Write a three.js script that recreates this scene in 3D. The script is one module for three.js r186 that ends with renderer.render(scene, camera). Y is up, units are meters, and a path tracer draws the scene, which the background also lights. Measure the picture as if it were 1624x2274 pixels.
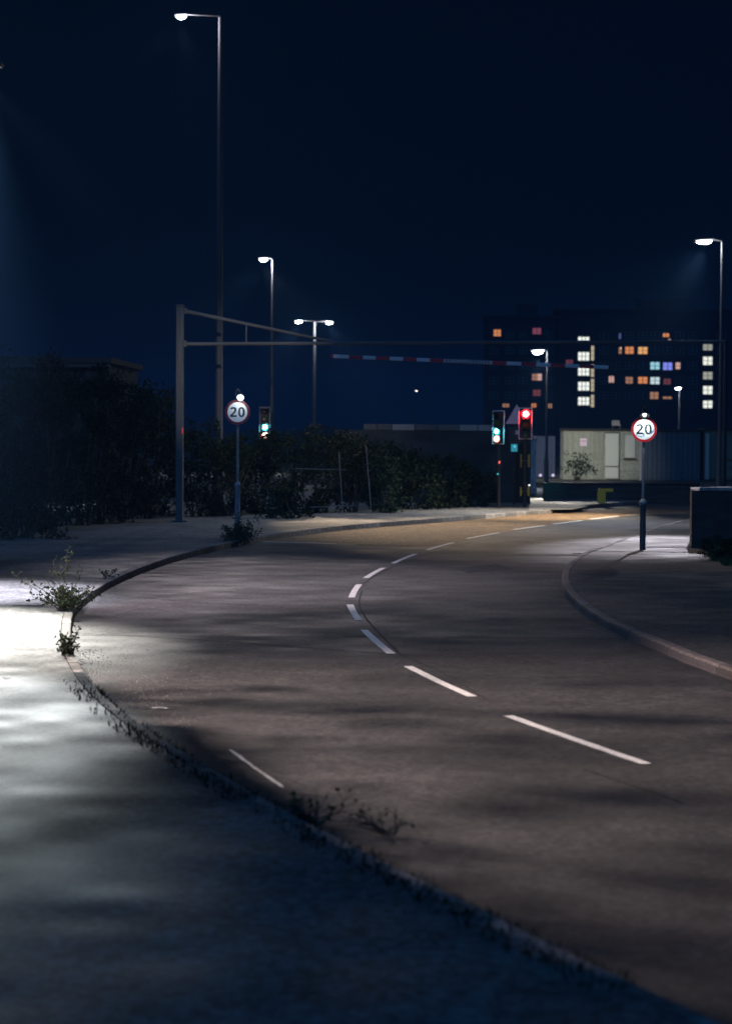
import * as THREE from 'three';
import { mergeGeometries } from 'three/addons/utils/BufferGeometryUtils.js';
import { RoundedBoxGeometry } from 'three/addons/geometries/RoundedBoxGeometry.js';

// ---------------------------------------------------------------- camera, sky, blue fill, exposure
const scene = new THREE.Scene();
const EYE = 3.45, F = 5370, CX = 812, CY = 1136.5;                       // focal length and centre in units of a 1624 wide frame
const camera = new THREE.PerspectiveCamera(2 * Math.atan(CY / F) * 180 / Math.PI, 731 / 1024, 0.5, 4000);
camera.position.set(0, EYE, 0);
camera.rotation.set(-Math.atan((CY - 935) / F), 0, 0.006, 'YXZ');
camera.focus = 50; camera.userData.fStop = 1.5;
camera.updateMatrixWorld(true);

const skyW = 64, skyH = 32, skyData = new Float32Array(skyW * skyH * 4);
for (let r = 0; r < skyH; r++) for (let c = 0; c < skyW; c++) {
  const up = Math.max(0, (r + 0.5) / skyH * 2 - 1), k = 1 - 0.22 * Math.exp(-up * 7);
  skyData.set([0.00042 * k, 0.0034 * k, 0.0112 * k, 1], (r * skyW + c) * 4);
}
const skyTex = new THREE.DataTexture(skyData, skyW, skyH, THREE.RGBAFormat, THREE.FloatType);
skyTex.mapping = THREE.EquirectangularReflectionMapping; skyTex.magFilter = THREE.LinearFilter; skyTex.needsUpdate = true;
scene.background = skyTex; scene.environment = skyTex;

const blueFill = new THREE.DirectionalLight(new THREE.Color().setRGB(0.05, 0.33, 1.0), 0.72);  // added directional light: blue fill for the dark ground
blueFill.position.set(-18, 60, 30); blueFill.target.position.set(0, 0, -45); blueFill.castShadow = true; blueFill.shadow.radius = 34;
Object.assign(blueFill.shadow.camera, { left: -60, right: 60, top: 60, bottom: -60, near: 1, far: 260 });
blueFill.shadow.mapSize.set(2048, 2048);
scene.add(blueFill, blueFill.target);

scene.fog = new THREE.FogExp2(new THREE.Color().setRGB(0.22, 0.50, 1.0), 0.00023);

const renderer = new THREE.WebGLRenderer({ antialias: true });
renderer.toneMapping = THREE.LinearToneMapping; renderer.toneMappingExposure = 1; renderer.shadowMap.enabled = true;

// the lamps' strengths, tuned here
const L = {
  edgePool: 5700, edgeNear: 2600, edgeLow: 450, edgeBack: 1250, tall: 900, tallSpill: 260, right: 1500, rightSpill: 560, second: 2000, double: 800, yard: 950, small: 25, signRight: 3.2, signLeft: 0.4,
  street: 3000, red: 5, green: 2.2,
};

// ---------------------------------------------------------------- helpers
let seed = 7;
const rnd = () => { seed = (seed + 0x6d2b79f5) | 0; let t = Math.imul(seed ^ (seed >>> 15), 1 | seed); t = (t + Math.imul(t ^ (t >>> 7), 61 | t)) ^ t; return ((t ^ (t >>> 14)) >>> 0) / 4294967296; };
const rr = (a, b) => a + (b - a) * rnd();
const V = (x, y, z) => new THREE.Vector3(x, y, z);
const hash = (x, y) => { let h = Math.imul(x | 0, 374761393) + Math.imul(y | 0, 668265263); h = Math.imul(h ^ (h >>> 13), 1274126177); return ((h ^ (h >>> 16)) >>> 0) / 4294967296; };
function vnoise(x, y) {
  const i = Math.floor(x), j = Math.floor(y), u = x - i, v = y - j, s = u * u * (3 - 2 * u), t = v * v * (3 - 2 * v);
  return (hash(i, j) * (1 - s) + hash(i + 1, j) * s) * (1 - t) + (hash(i, j + 1) * (1 - s) + hash(i + 1, j + 1) * s) * t;
}
const fbm = (x, y, n = 4) => { let a = 0.5, s = 0, f = 1; for (let k = 0; k < n; k++) { s += a * vnoise(x * f + k * 17.3, y * f - k * 9.1); a *= 0.5; f *= 2.03; } return s / (1 - Math.pow(0.5, n)); };
const smooth = (a, b, x) => { const t = Math.min(1, Math.max(0, (x - a) / (b - a))); return t * t * (3 - 2 * t); };

function ray(px, py) { return V(px - CX, CY - py, -F).applyQuaternion(camera.quaternion).normalize(); }
function G(px, py, h = 0) { const d = ray(px, py), t = (h - EYE) / d.y; return V(d.x * t, h, d.z * t); }         // the point at height h on that line of sight
function P(px, py, D) { const d = ray(px, py), t = -D / d.z; return V(d.x * t, EYE + d.y * t, -D); }              // the point D metres ahead
const X = (px, D) => P(px, 1000, D).x, Y = (py, px, D) => P(px, py, D).y;

const taken = {};
function numbered(name) { taken[name] = (taken[name] ?? -1) + 1; return taken[name] ? name + '_' + String(taken[name]).padStart(3, '0') : name; }
function tag(o, label, category, group) { o.userData.label = label; if (category) o.userData.category = category; if (group) o.userData.group = group; return o; }
function thing(name, label, category, pos = [0, 0, 0], turn = 0, group) {
  const o = new THREE.Group(); o.name = numbered(name); scene.add(o);
  o.position.set(...(pos.isVector3 ? pos.toArray() : pos)); o.rotation.y = turn; return tag(o, label, category, group);
}
function part(name, geo, mat, parent, label) {
  const m = new THREE.Mesh(Array.isArray(geo) ? merge(geo) : geo, mat); m.name = name; m.castShadow = m.receiveShadow = true; parent.add(m);
  if (label) m.userData.label = label; return m;
}
function struct(name, geo, mat) { const m = part(numbered(name), geo, mat, scene); m.userData.kind = 'structure'; return m; }
function merge(list) {
  list = list.map((g) => (g.index ? g.toNonIndexed() : g));
  for (const g of list) for (const k of Object.keys(g.attributes)) if (!['position', 'normal', 'uv', 'color'].includes(k) || (k === 'color' && !list.every((h) => h.attributes.color))) g.deleteAttribute(k);
  return mergeGeometries(list);
}
const box = (w, h, d, x = 0, y = 0, z = 0) => new THREE.BoxGeometry(w, h, d).translate(x, y, z);
const rbox = (w, h, d, r, x = 0, y = 0, z = 0) => new RoundedBoxGeometry(w, h, d, 2, r).translate(x, y, z);
const cyl = (r0, r1, h, n = 16) => new THREE.CylinderGeometry(r1, r0, h, n).translate(0, h / 2, 0);
function bar(a, b, r, n = 8, r1 = r) {
  const d = b.clone().sub(a), g = new THREE.CylinderGeometry(r1, r, d.length(), n);
  return g.applyQuaternion(new THREE.Quaternion().setFromUnitVectors(V(0, 1, 0), d.clone().normalize())).translate((a.x + b.x) / 2, (a.y + b.y) / 2, (a.z + b.z) / 2);
}
const shapeXZ = (pts, y) => new THREE.ShapeGeometry(new THREE.Shape(pts.map((p) => new THREE.Vector2(p.x, -p.z)))).rotateX(-Math.PI / 2).translate(0, y, 0);
function spot(name, at, to, intensity, angle, penumbra, color, radius = 6) {
  const s = new THREE.SpotLight(new THREE.Color().setRGB(...color), intensity, 0, angle, penumbra, 2);
  s.name = name; s.position.copy(at); s.target.position.copy(to); s.castShadow = true; s.shadow.radius = radius; scene.add(s, s.target); return s;
}
function lamp(name, at, intensity, color, radius = 4) {
  const s = new THREE.PointLight(new THREE.Color().setRGB(...color), intensity, 0, 2); s.name = name; s.position.copy(at); s.castShadow = true; s.shadow.radius = radius; scene.add(s); return s;
}

// ---------------------------------------------------------------- materials
function dataTex(n, fn, srgb, repeat = 1) {
  const d = new Uint8Array(n * n * 4);
  for (let y = 0; y < n; y++) for (let x = 0; x < n; x++) { const c = fn(x / n, y / n, x, y); d.set([c[0], c[1], c[2], 255].map((v, i) => (i < 3 ? Math.max(0, Math.min(255, Math.round(v))) : v)), (y * n + x) * 4); }
  const t = new THREE.DataTexture(d, n, n); t.wrapS = t.wrapT = THREE.RepeatWrapping; t.magFilter = THREE.LinearFilter; t.repeat.set(repeat, repeat);
  if (srgb) t.colorSpace = THREE.SRGBColorSpace; t.needsUpdate = true; return t;
}
// aggregate speckle: tiles every 5 m, uv in metres
const grainValue = (() => { const n = 1024, a = new Float32Array(n * n); for (let i = 0; i < n * n; i++) a[i] = hash(i % n, 3000 + ((i / n) | 0)); return (x, y) => a[((y + n) % n) * n + ((x + n) % n)]; })();
const tileNoise = (u, v, f) => { const w = (x, y) => hash(((x % f) + f) % f, ((y % f) + f) % f + f * 31), i = Math.floor(u * f), j = Math.floor(v * f), s = u * f - i, t = v * f - j, a = s * s * (3 - 2 * s), b = t * t * (3 - 2 * t); return (w(i, j) * (1 - a) + w(i + 1, j) * a) * (1 - b) + (w(i, j + 1) * (1 - a) + w(i + 1, j + 1) * a) * b; };
const asphaltMap = dataTex(1024, (u, v, x, y) => {
  const g = grainValue(x, y), coarse = 0.5 * tileNoise(u, v, 260) + 0.5 * tileNoise(u, v, 90), big = tileNoise(u, v, 9) * 0.5 + tileNoise(u, v, 23) * 0.5;
  const k = 170 * (0.62 + 0.34 * g + 0.95 * (coarse - 0.5) + 0.3 * (big - 0.5)) + (g > 0.985 ? 60 : 0);
  return [k, k, k];
}, true, 1 / 5);
const bumpMap = dataTex(1024, (u, v, x, y) => { const k = 255 * (0.45 * grainValue(x + 5, y) + 0.55 * tileNoise(u, v, 230)); return [k, k, k]; }, false, 1 / 5);
const roughMap = dataTex(512, (u, v) => { const k = 200 + 110 * (tileNoise(u, v, 7) * 0.5 + tileNoise(u, v, 19) * 0.5 - 0.5); return [k, k, k]; }, false, 1 / 11);
const std = (rgb, roughness = 0.8, metalness = 0, extra = {}) => new THREE.MeshStandardMaterial({ color: new THREE.Color().setRGB(...rgb), roughness, metalness, ...extra });
const glow = (rgb, base = [0.05, 0.05, 0.05]) => new THREE.MeshStandardMaterial({ color: new THREE.Color().setRGB(...base), emissive: new THREE.Color().setRGB(...rgb), roughness: 0.4 });
const wearMap = (a, b, f, n = 256) => dataTex(n, (u, v, x, y) => { const k = a + (b - a) * (tileNoise(u, v, f) * 0.6 + tileNoise(u, v, f * 3) * 0.3 + hash(x, y) * 0.1); return [k, k, k]; }, true);
const wear = wearMap(150, 255, 9);
const M = {
  road: std([1, 1, 1], 1, 0, { map: asphaltMap, bumpMap, bumpScale: 0.004, roughnessMap: roughMap, vertexColors: true }),
  path: std([1, 1, 1], 1, 0, { map: asphaltMap, bumpMap, bumpScale: 0.002, roughnessMap: roughMap, vertexColors: true }),
  buff: std([0.62, 0.36, 0.15], 0.95, 0, { map: asphaltMap, bumpMap, bumpScale: 0.004 }),
  slab: std([0.66, 0.66, 0.58], 0.9, 0, { map: asphaltMap, bumpMap, bumpScale: 0.001 }),
  paint: std([1.1, 1.08, 1.0], 0.75, 0, { map: wearMap(160, 255, 60, 512), bumpMap, bumpScale: 0.001 }),
  tar: std([0.01, 0.01, 0.011], 1, 0),
  soil: std([0.03, 0.03, 0.025], 1),
  kerb: std([0.30, 0.28, 0.26], 0.9, 0, { map: wear }),
  kerbRed: std([0.25, 0.205, 0.19], 0.75, 0, { map: wear }),
  steel: std([0.42, 0.43, 0.44], 0.55, 0.35, { map: wear }),
  galv: std([0.16, 0.157, 0.15], 0.75, 0.1, { map: wear }),
  column: std([0.05, 0.052, 0.058], 0.6, 0.1),
  dark: std([0.02, 0.02, 0.022], 0.5),
  darkPole: std([0.10, 0.11, 0.115], 0.5, 0.2, { map: wear }),
  white: std([0.5, 0.5, 0.49], 0.6),
  red: std([0.34, 0.025, 0.035], 0.6),
  brick: std([0.055, 0.045, 0.042], 0.9, 0, { map: wear }),
  wall: std([0.035, 0.037, 0.04], 0.95, 0, { map: wear }),
  coping: std([0.34, 0.32, 0.31], 0.9, 0, { map: wear }),
  yellow: std([0.55, 0.38, 0.025], 0.6),
  leafDark: std([0.035, 0.055, 0.026], 0.7, 0, { side: THREE.DoubleSide, vertexColors: true }),
  leaf: std([1, 1, 1], 0.6, 0, { side: THREE.DoubleSide, vertexColors: true }),
  leafSolid: std([0.03, 0.045, 0.02], 0.9),
  stem: std([0.05, 0.045, 0.03], 0.9),
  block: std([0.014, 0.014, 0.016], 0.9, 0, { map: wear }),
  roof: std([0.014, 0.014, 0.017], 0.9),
  glass: std([0.015, 0.018, 0.022], 0.15),
  frame: std([0.10, 0.10, 0.10], 0.7),
  cabin: std([0.36, 0.38, 0.30], 0.7, 0, { map: wear }),
  cabinDoor: std([0.38, 0.39, 0.34], 0.7),
  cabinBlue: std([0.07, 0.10, 0.13], 0.7, 0, { map: wear }),
  cabinGreen: std([0.12, 0.14, 0.11], 0.7, 0, { map: wear }),
};

// ---------------------------------------------------------------- ground, road, footways, kerbs
struct('ground', new THREE.PlaneGeometry(1500, 1500).rotateX(-Math.PI / 2).translate(0, -0.03, -500), M.soil);

const LK = [[10.5, -6], [8.2, 0], [5.6, 5.5], [3.45, 10], [1.7, 13.9], [0.62, 16.8], [-0.42, 19.7], [-1.23, 22.2], [-1.91, 24.4], [-2.55, 26.6], [-3.25, 29.5], [-3.9, 32.9], [-4.34, 35.7], [-4.68, 38.4], [-5.02, 41.6], [-5.2, 44.6], [-5.25, 48], [-5.14, 52.2], [-4.79, 57.4], [-4.29, 61.7], [-3.75, 65.1], [-2.95, 69.0], [-2.2, 72], [-1.5, 74.3], [-0.65, 76.6], [0.3, 78.6], [1.2, 80.3], [2.9, 83.6], [4.79, 87.4], [6.0, 89.7], [6.95, 91.4], [7.6, 93.2], [8.82, 97], [12, 103]];
const RK = [[7.2, 13], [6.3, 21], [5.65, 26.5], [5.2, 30], [4.95, 32.2], [4.74, 33.7], [4.58, 35.0], [4.42, 36.6], [4.24, 38.2], [4.09, 40], [3.98, 42], [3.93, 44.2], [3.94, 46.6], [4.03, 49.2], [4.21, 51.9], [4.47, 54.5], [4.9, 57.7], [5.57, 61.8], [6.35, 65.9], [7.52, 71.1], [8.91, 77], [10.38, 82.6], [11.75, 87.1], [13.6, 91.5], [17, 96], [23, 99.5]];
const curveOf = (list) => new THREE.CatmullRomCurve3(list.map(([x, d]) => V(x, 0, -d)), false, 'centripetal');
const leftEdge = curveOf(LK), rightEdge = curveOf(RK);

function grid(pointAt, nu, nv, colorAt) {                                // a sheet: pointAt(i / nu, j / nv), uv in metres, a linear colour per vertex
  const pos = [], uv = [], col = [], idx = [];
  for (let j = 0; j <= nv; j++) for (let i = 0; i <= nu; i++) {
    const p = pointAt(i / nu, j / nv); pos.push(p.x, p.y, p.z); uv.push(p.x, -p.z); col.push(...colorAt(p.x, -p.z));
  }
  for (let j = 0; j < nv; j++) for (let i = 0; i < nu; i++) { const a = j * (nu + 1) + i, b = a + 1, c = a + nu + 1, d = c + 1; idx.push(a, b, d, a, d, c); }
  const g = new THREE.BufferGeometry();
  g.setAttribute('position', new THREE.Float32BufferAttribute(pos, 3)); g.setAttribute('uv', new THREE.Float32BufferAttribute(uv, 2)); g.setAttribute('color', new THREE.Float32BufferAttribute(col, 3));
  g.setIndex(idx); g.computeVertexNormals();
  if (g.attributes.normal.getY(0) < 0) { for (let k = 0; k < idx.length; k += 3) [idx[k], idx[k + 1]] = [idx[k + 1], idx[k]]; g.setIndex(idx); g.computeVertexNormals(); }
  return g;
}
const road = new THREE.Group(); road.name = 'road'; road.userData.kind = 'structure'; scene.add(road);
const roadTone = (base) => (x, d) => {                                   // worn wheel tracks, damp and old stains, plus painted dapple shade
  const patch = smooth(0.35, 0.68, fbm(x * 0.55 + 3, d * 0.42, 4)), small = fbm(x * 2.1, d * 2.1 + 40, 3);
  const k = base * (0.8 + 0.28 * patch + 0.4 * (small - 0.5));
  const dark = 1 - 0.42 * smooth(0.53, 0.64, fbm(x * 0.45 + 50, d * 0.95 + 7, 4)) * smooth(36, 44, d); return [k * dark * 1.03, k * dark * 0.985, k * dark * 0.97];  // dark: leaf dapple shade painted as streaks on the farther road
};
const JOINT = 38.6;                                                       // an older, paler surface beyond this transverse joint
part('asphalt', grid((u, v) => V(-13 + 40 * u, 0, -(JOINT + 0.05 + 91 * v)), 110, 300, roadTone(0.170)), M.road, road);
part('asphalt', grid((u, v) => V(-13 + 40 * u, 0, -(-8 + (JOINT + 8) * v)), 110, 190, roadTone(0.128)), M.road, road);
function ribbon(pts, width, y, mat, name, ragged = 0) {
  const pos = [], uv = [], idx = []; let s = 0;
  pts.forEach((p, i) => {
    const a = pts[Math.max(0, i - 1)], b = pts[Math.min(pts.length - 1, i + 1)], t = b.clone().sub(a).setY(0).normalize(), n = V(t.z, 0, -t.x), w = width / 2;
    if (i) s += p.distanceTo(pts[i - 1]);
    for (const e of [-1, 1]) { const q = p.clone().addScaledVector(n, e * w * (1 + ragged * (rnd() - 0.5))); pos.push(q.x, y, q.z); uv.push(q.x, -q.z); }
    if (i) { const k = i * 2; idx.push(k - 2, k - 1, k, k, k - 1, k + 1); }
  });
  const g = new THREE.BufferGeometry(); g.setAttribute('position', new THREE.Float32BufferAttribute(pos, 3)); g.setAttribute('uv', new THREE.Float32BufferAttribute(uv, 2)); g.setIndex(idx); g.computeVertexNormals();
  if (g.attributes.normal.getY(0) < 0) { for (let k = 0; k < idx.length; k += 3) [idx[k], idx[k + 1]] = [idx[k + 1], idx[k]]; g.setIndex(idx); g.computeVertexNormals(); }
  return part(name, g, mat, road);
}
const through = (list, n) => new THREE.CatmullRomCurve3(list.map(([a, b]) => G(a, b)), false, 'centripetal').getSpacedPoints(n);
part('buff_surfacing', shapeXZ([[566, 1201.5], [640, 1191.5], [702, 1183.5], [763, 1176.5], [832, 1171], [886, 1166], [996, 1158], [1105, 1149], [1190, 1142], [1237, 1138], [1300, 1131], [1400, 1131], [1530, 1134.5], [1620, 1137], [1620, 1140], [1530, 1140.5], [1455, 1141], [1390, 1145], [1290, 1156.5], [1208, 1167], [1108, 1183], [1006, 1205], [925, 1214.5], [745, 1207]].map(([a, b]) => G(a, b)), 0.004), M.buff, road, 'buff coloured high grip surfacing before the signals');
for (const [a, b] of [[[1640, 1760], [1900, 1850]], [[1128, 1590], [1433, 1697]], [[905, 1480], [1047, 1547]], [[808, 1399], [868, 1452]], [[777, 1343], [797, 1378]], [[797, 1298], [780, 1327]], [[851, 1261], [811, 1284]], [[922, 1230], [872, 1251]], [[1006, 1205], [948, 1221]], [[1108, 1183], [1036, 1196]], [[1208, 1167], [1140, 1176]], [[1290, 1156], [1228, 1164]], [[1372, 1146], [1308, 1153]]]) {
  const p = G(...a), q = G(...b), n = 14, pts = [];
  for (let k = 0; k <= n; k++) pts.push(p.clone().lerp(q, k / n).addScaledVector(V(1, 0, 0), -0.018 * Math.sin(Math.PI * k / n)));
  ribbon(pts, 0.128, 0.009, M.paint, 'centre_line_dash', 0.16);
}
ribbon(through([[1386, 1144.2], [1450, 1140.8], [1524, 1139.8]], 20), 0.1, 0.009, M.paint, 'edge_line', 0.1);
ribbon(through([[575, 1202.5], [660, 1204.5], [745, 1207.5]], 20), 0.14, 0.0085, M.paint, 'worn_line', 0.3);
ribbon(through([[511, 1665], [570, 1708], [628, 1748]], 26), 0.034, 0.0045, M.paint, 'thin_line', 0.9);
ribbon(through([[336, 1572], [352, 1571], [372, 1573]], 6), 0.06, 0.0045, M.paint, 'paint_mark', 0.9);
const patchMat = std([0.105, 0.102, 0.1], 1, 0, { map: asphaltMap, bumpMap, bumpScale: 0.004 });
for (const q of [[[892, 1453], [1168, 1451], [1330, 1502], [1010, 1507]], [[1010, 1262], [1100, 1252], [1140, 1262], [1040, 1273]]]) part('road_patch', shapeXZ(q.map(([a, b]) => G(a, b)), 0.0022), patchMat, road, 'slightly darker patch of repaired asphalt');
// dark joints and cracks sealed with tar
ribbon(through([[803, 1312], [797, 1340], [812, 1372], [850, 1415], [890, 1455]], 60), 0.035, 0.004, M.tar, 'tar_joint', 0.8);
ribbon(through([[800, 1300], [830, 1280], [880, 1256], [960, 1228], [1050, 1202]], 60), 0.03, 0.004, M.tar, 'tar_joint', 0.8);
ribbon(through([[890, 1455], [985, 1496], [1090, 1560]], 40), 0.02, 0.004, M.tar, 'tar_joint', 0.9);
ribbon(through([[1295, 1708], [1370, 1734], [1440, 1757], [1512, 1783]], 40), 0.045, 0.004, M.tar, 'tar_joint', 1.0);
ribbon(through([[157, 1405], [330, 1414], [500, 1424], [700, 1440], [890, 1452], [1170, 1450]], 70), 0.03, 0.0035, M.tar, 'tar_joint', 0.9);
ribbon(through([[240, 1318], [420, 1336], [600, 1345]], 40), 0.03, 0.0035, M.tar, 'tar_joint', 1.0);
ribbon(through([[590, 1235], [700, 1243], [840, 1254]], 40), 0.05, 0.0035, M.tar, 'tar_joint', 1.0);

const KW = 0.145, KH = 0.15;
function footway(name, curve, side, reach, n, tone, heightAt) {
  const pts = curve.getSpacedPoints(n), nrm = pts.map((p, i) => { const t = pts[Math.min(n, i + 1)].clone().sub(pts[Math.max(0, i - 1)]).normalize(); return V(t.z, 0, -t.x).multiplyScalar(side); });
  const m = 46;
  return struct(name, grid((u, v) => {
    const i = Math.round(u * n), o = KW + 0.012 + reach * Math.pow(v, 1.6), p = pts[i].clone().addScaledVector(nrm[i], o); p.y = heightAt(i / n, v); return p;
  }, n, m, tone), M.path);
}
const pathTone = (base) => (x, d) => { const k = base * (0.7 + 0.5 * fbm(x * 0.5 + 9, d * 0.5, 4) + 0.25 * (fbm(x * 2.7, d * 2.7, 3) - 0.5)); return [k, k * 1.0, k * 0.97]; };
// side +1 is the walker's left of the curve as it runs away from the camera
footway('left_footway', leftEdge, 1, 17, 300, pathTone(0.42), () => KH - 0.004);
const upstand = (t) => KH - 0.115 * smooth(0.50, 0.60, t);                 // the kerb drops to almost nothing along the far stretch
footway('right_footway', rightEdge, -1, 7.5, 240, pathTone(0.15), (t, v) => upstand(t) - 0.004);

function kerbStone(len, ribs) {
  const s = new THREE.Shape(); s.moveTo(0, -0.1); s.lineTo(0, KH - 0.028); s.quadraticCurveTo(0.001, KH, 0.03, KH); s.lineTo(KW, KH); s.lineTo(KW, -0.1); s.lineTo(0, -0.1);
  const g = new THREE.ExtrudeGeometry(s, { depth: len, bevelEnabled: false, curveSegments: 3 }).translate(0, 0, -len / 2), list = [g];
  if (ribs) for (let k = 0; k < 11; k++) list.push(box(0.03, KH - 0.045, 0.042, -0.015, (KH - 0.045) / 2 + 0.004, -len / 2 + len * (k + 0.5) / 11));
  const m = merge(list), uv = m.attributes.uv; for (let k = 0; k < uv.count; k++) uv.setXY(k, uv.getX(k) * 1.3 + 0.37 * len, uv.getY(k) * 1.3); return m;
}
const STONE = 0.915, plain = [kerbStone(STONE - 0.018), kerbStone(STONE - 0.026), kerbStone(STONE - 0.014)], ribbed = kerbStone(STONE - 0.014, true);
const kerbMats = [0.62, 0.85, 1.0, 1.2].map((k) => { const m = M.kerb.clone(); m.color.multiplyScalar(k); return m; }), redMats = [0.75, 0.92, 1.1].map((k) => { const m = M.kerbRed.clone(); m.color.multiplyScalar(k); return m; });
function kerb(name, label, curve, side, skip, styleAt) {
  const k = new THREE.Group(); k.name = name; k.userData.kind = 'structure'; k.userData.label = label; scene.add(k);
  const len = curve.getLength(), n = Math.floor(len / STONE), pts = curve.getSpacedPoints(n);
  for (let i = 0; i < n; i++) {
    const a = pts[i], b = pts[i + 1], mid = a.clone().add(b).multiplyScalar(0.5);
    if (skip(mid, i / n)) continue;
    const st = styleAt(mid, i / n), m = part('kerb_stone', st.geo, st.mat, k), t = b.clone().sub(a).normalize();
    m.position.copy(mid); m.position.y = (st.drop ?? 0) + rr(-0.004, 0.004); m.rotation.y = Math.atan2(t.x, t.z) + rr(-0.006, 0.006);
    if (side > 0) { /* profile faces the road on its own */ } else m.rotation.y += Math.PI;
    m.scale.z = a.distanceTo(b) / STONE;
  }
  return k;
}
const pick = (a) => a[Math.floor(rnd() * a.length)];
kerb('left_kerb', 'line of grey kerb stones along the left footway', leftEdge, 1, (p) => -p.z < 11.5, () => ({ geo: pick(plain), mat: pick(kerbMats) }));
kerb('right_kerb', 'line of ribbed drainage kerb stones round the right footway', rightEdge, -1, (p) => -p.z < 26, (p, t) => {
  const d = -p.z; return { geo: d < 48 ? ribbed : pick(plain), mat: d < 56 ? pick(redMats) : pick(kerbMats), drop: upstand(t) - KH };
});

// ---------------------------------------------------------------- tower blocks far behind
const WINDOW = (() => {
  const frame = (w, h, nx, ny) => { const l = [box(w + 0.16, 0.08, 0.14, 0, h / 2 + 0.04), box(w + 0.16, 0.1, 0.2, 0, -h / 2 - 0.05), box(0.08, h, 0.14, -w / 2 - 0.04), box(0.08, h, 0.14, w / 2 + 0.04)]; for (let k = 1; k < nx; k++) l.push(box(0.13, h, 0.1, -w / 2 + w * k / nx)); for (let k = 1; k < ny; k++) l.push(box(w, 0.09, 0.08, 0, h / 2 - h * k / ny)); return merge(l); };
  const cache = {};
  return (parent, x, y, z, w, h, mat, nx = 2, ny = 2) => {
    const k = [w.toFixed(2), h.toFixed(2), nx, ny].join(); cache[k] ??= [frame(w, h, nx, ny), box(w, h, 0.02, 0, 0, -0.03)];
    const f = part('window', cache[k][0], M.frame, parent); f.position.set(x, y, z); part('pane', cache[k][1], mat, f); return f;
  };
})();
const LIT = {
  stair: glow([1.35, 1.42, 1.3]), stairRight: glow([1.25, 1.28, 1.12]), stairDim: glow([0.5, 0.5, 0.42]), column: glow([0.62, 0.52, 0.36]), orange: glow([0.95, 0.34, 0.11]), yellow: glow([1.1, 0.56, 0.18]), pink: glow([0.85, 0.5, 0.42]), rose: glow([0.28, 0.07, 0.11]),
  cool: glow([0.75, 0.95, 1.0]), cyan: glow([0.42, 0.85, 1.0]), violet: glow([0.3, 0.36, 1.2]), ember: glow([0.2, 0.05, 0.05]), dim: glow([0.5, 0.24, 0.13]), blue: glow([0.1, 0.14, 0.4]), bare: glow([3.2, 2.6, 1.9]),
};
for (const m of Object.values(LIT)) m.emissive.multiplyScalar(0.8);
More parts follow.
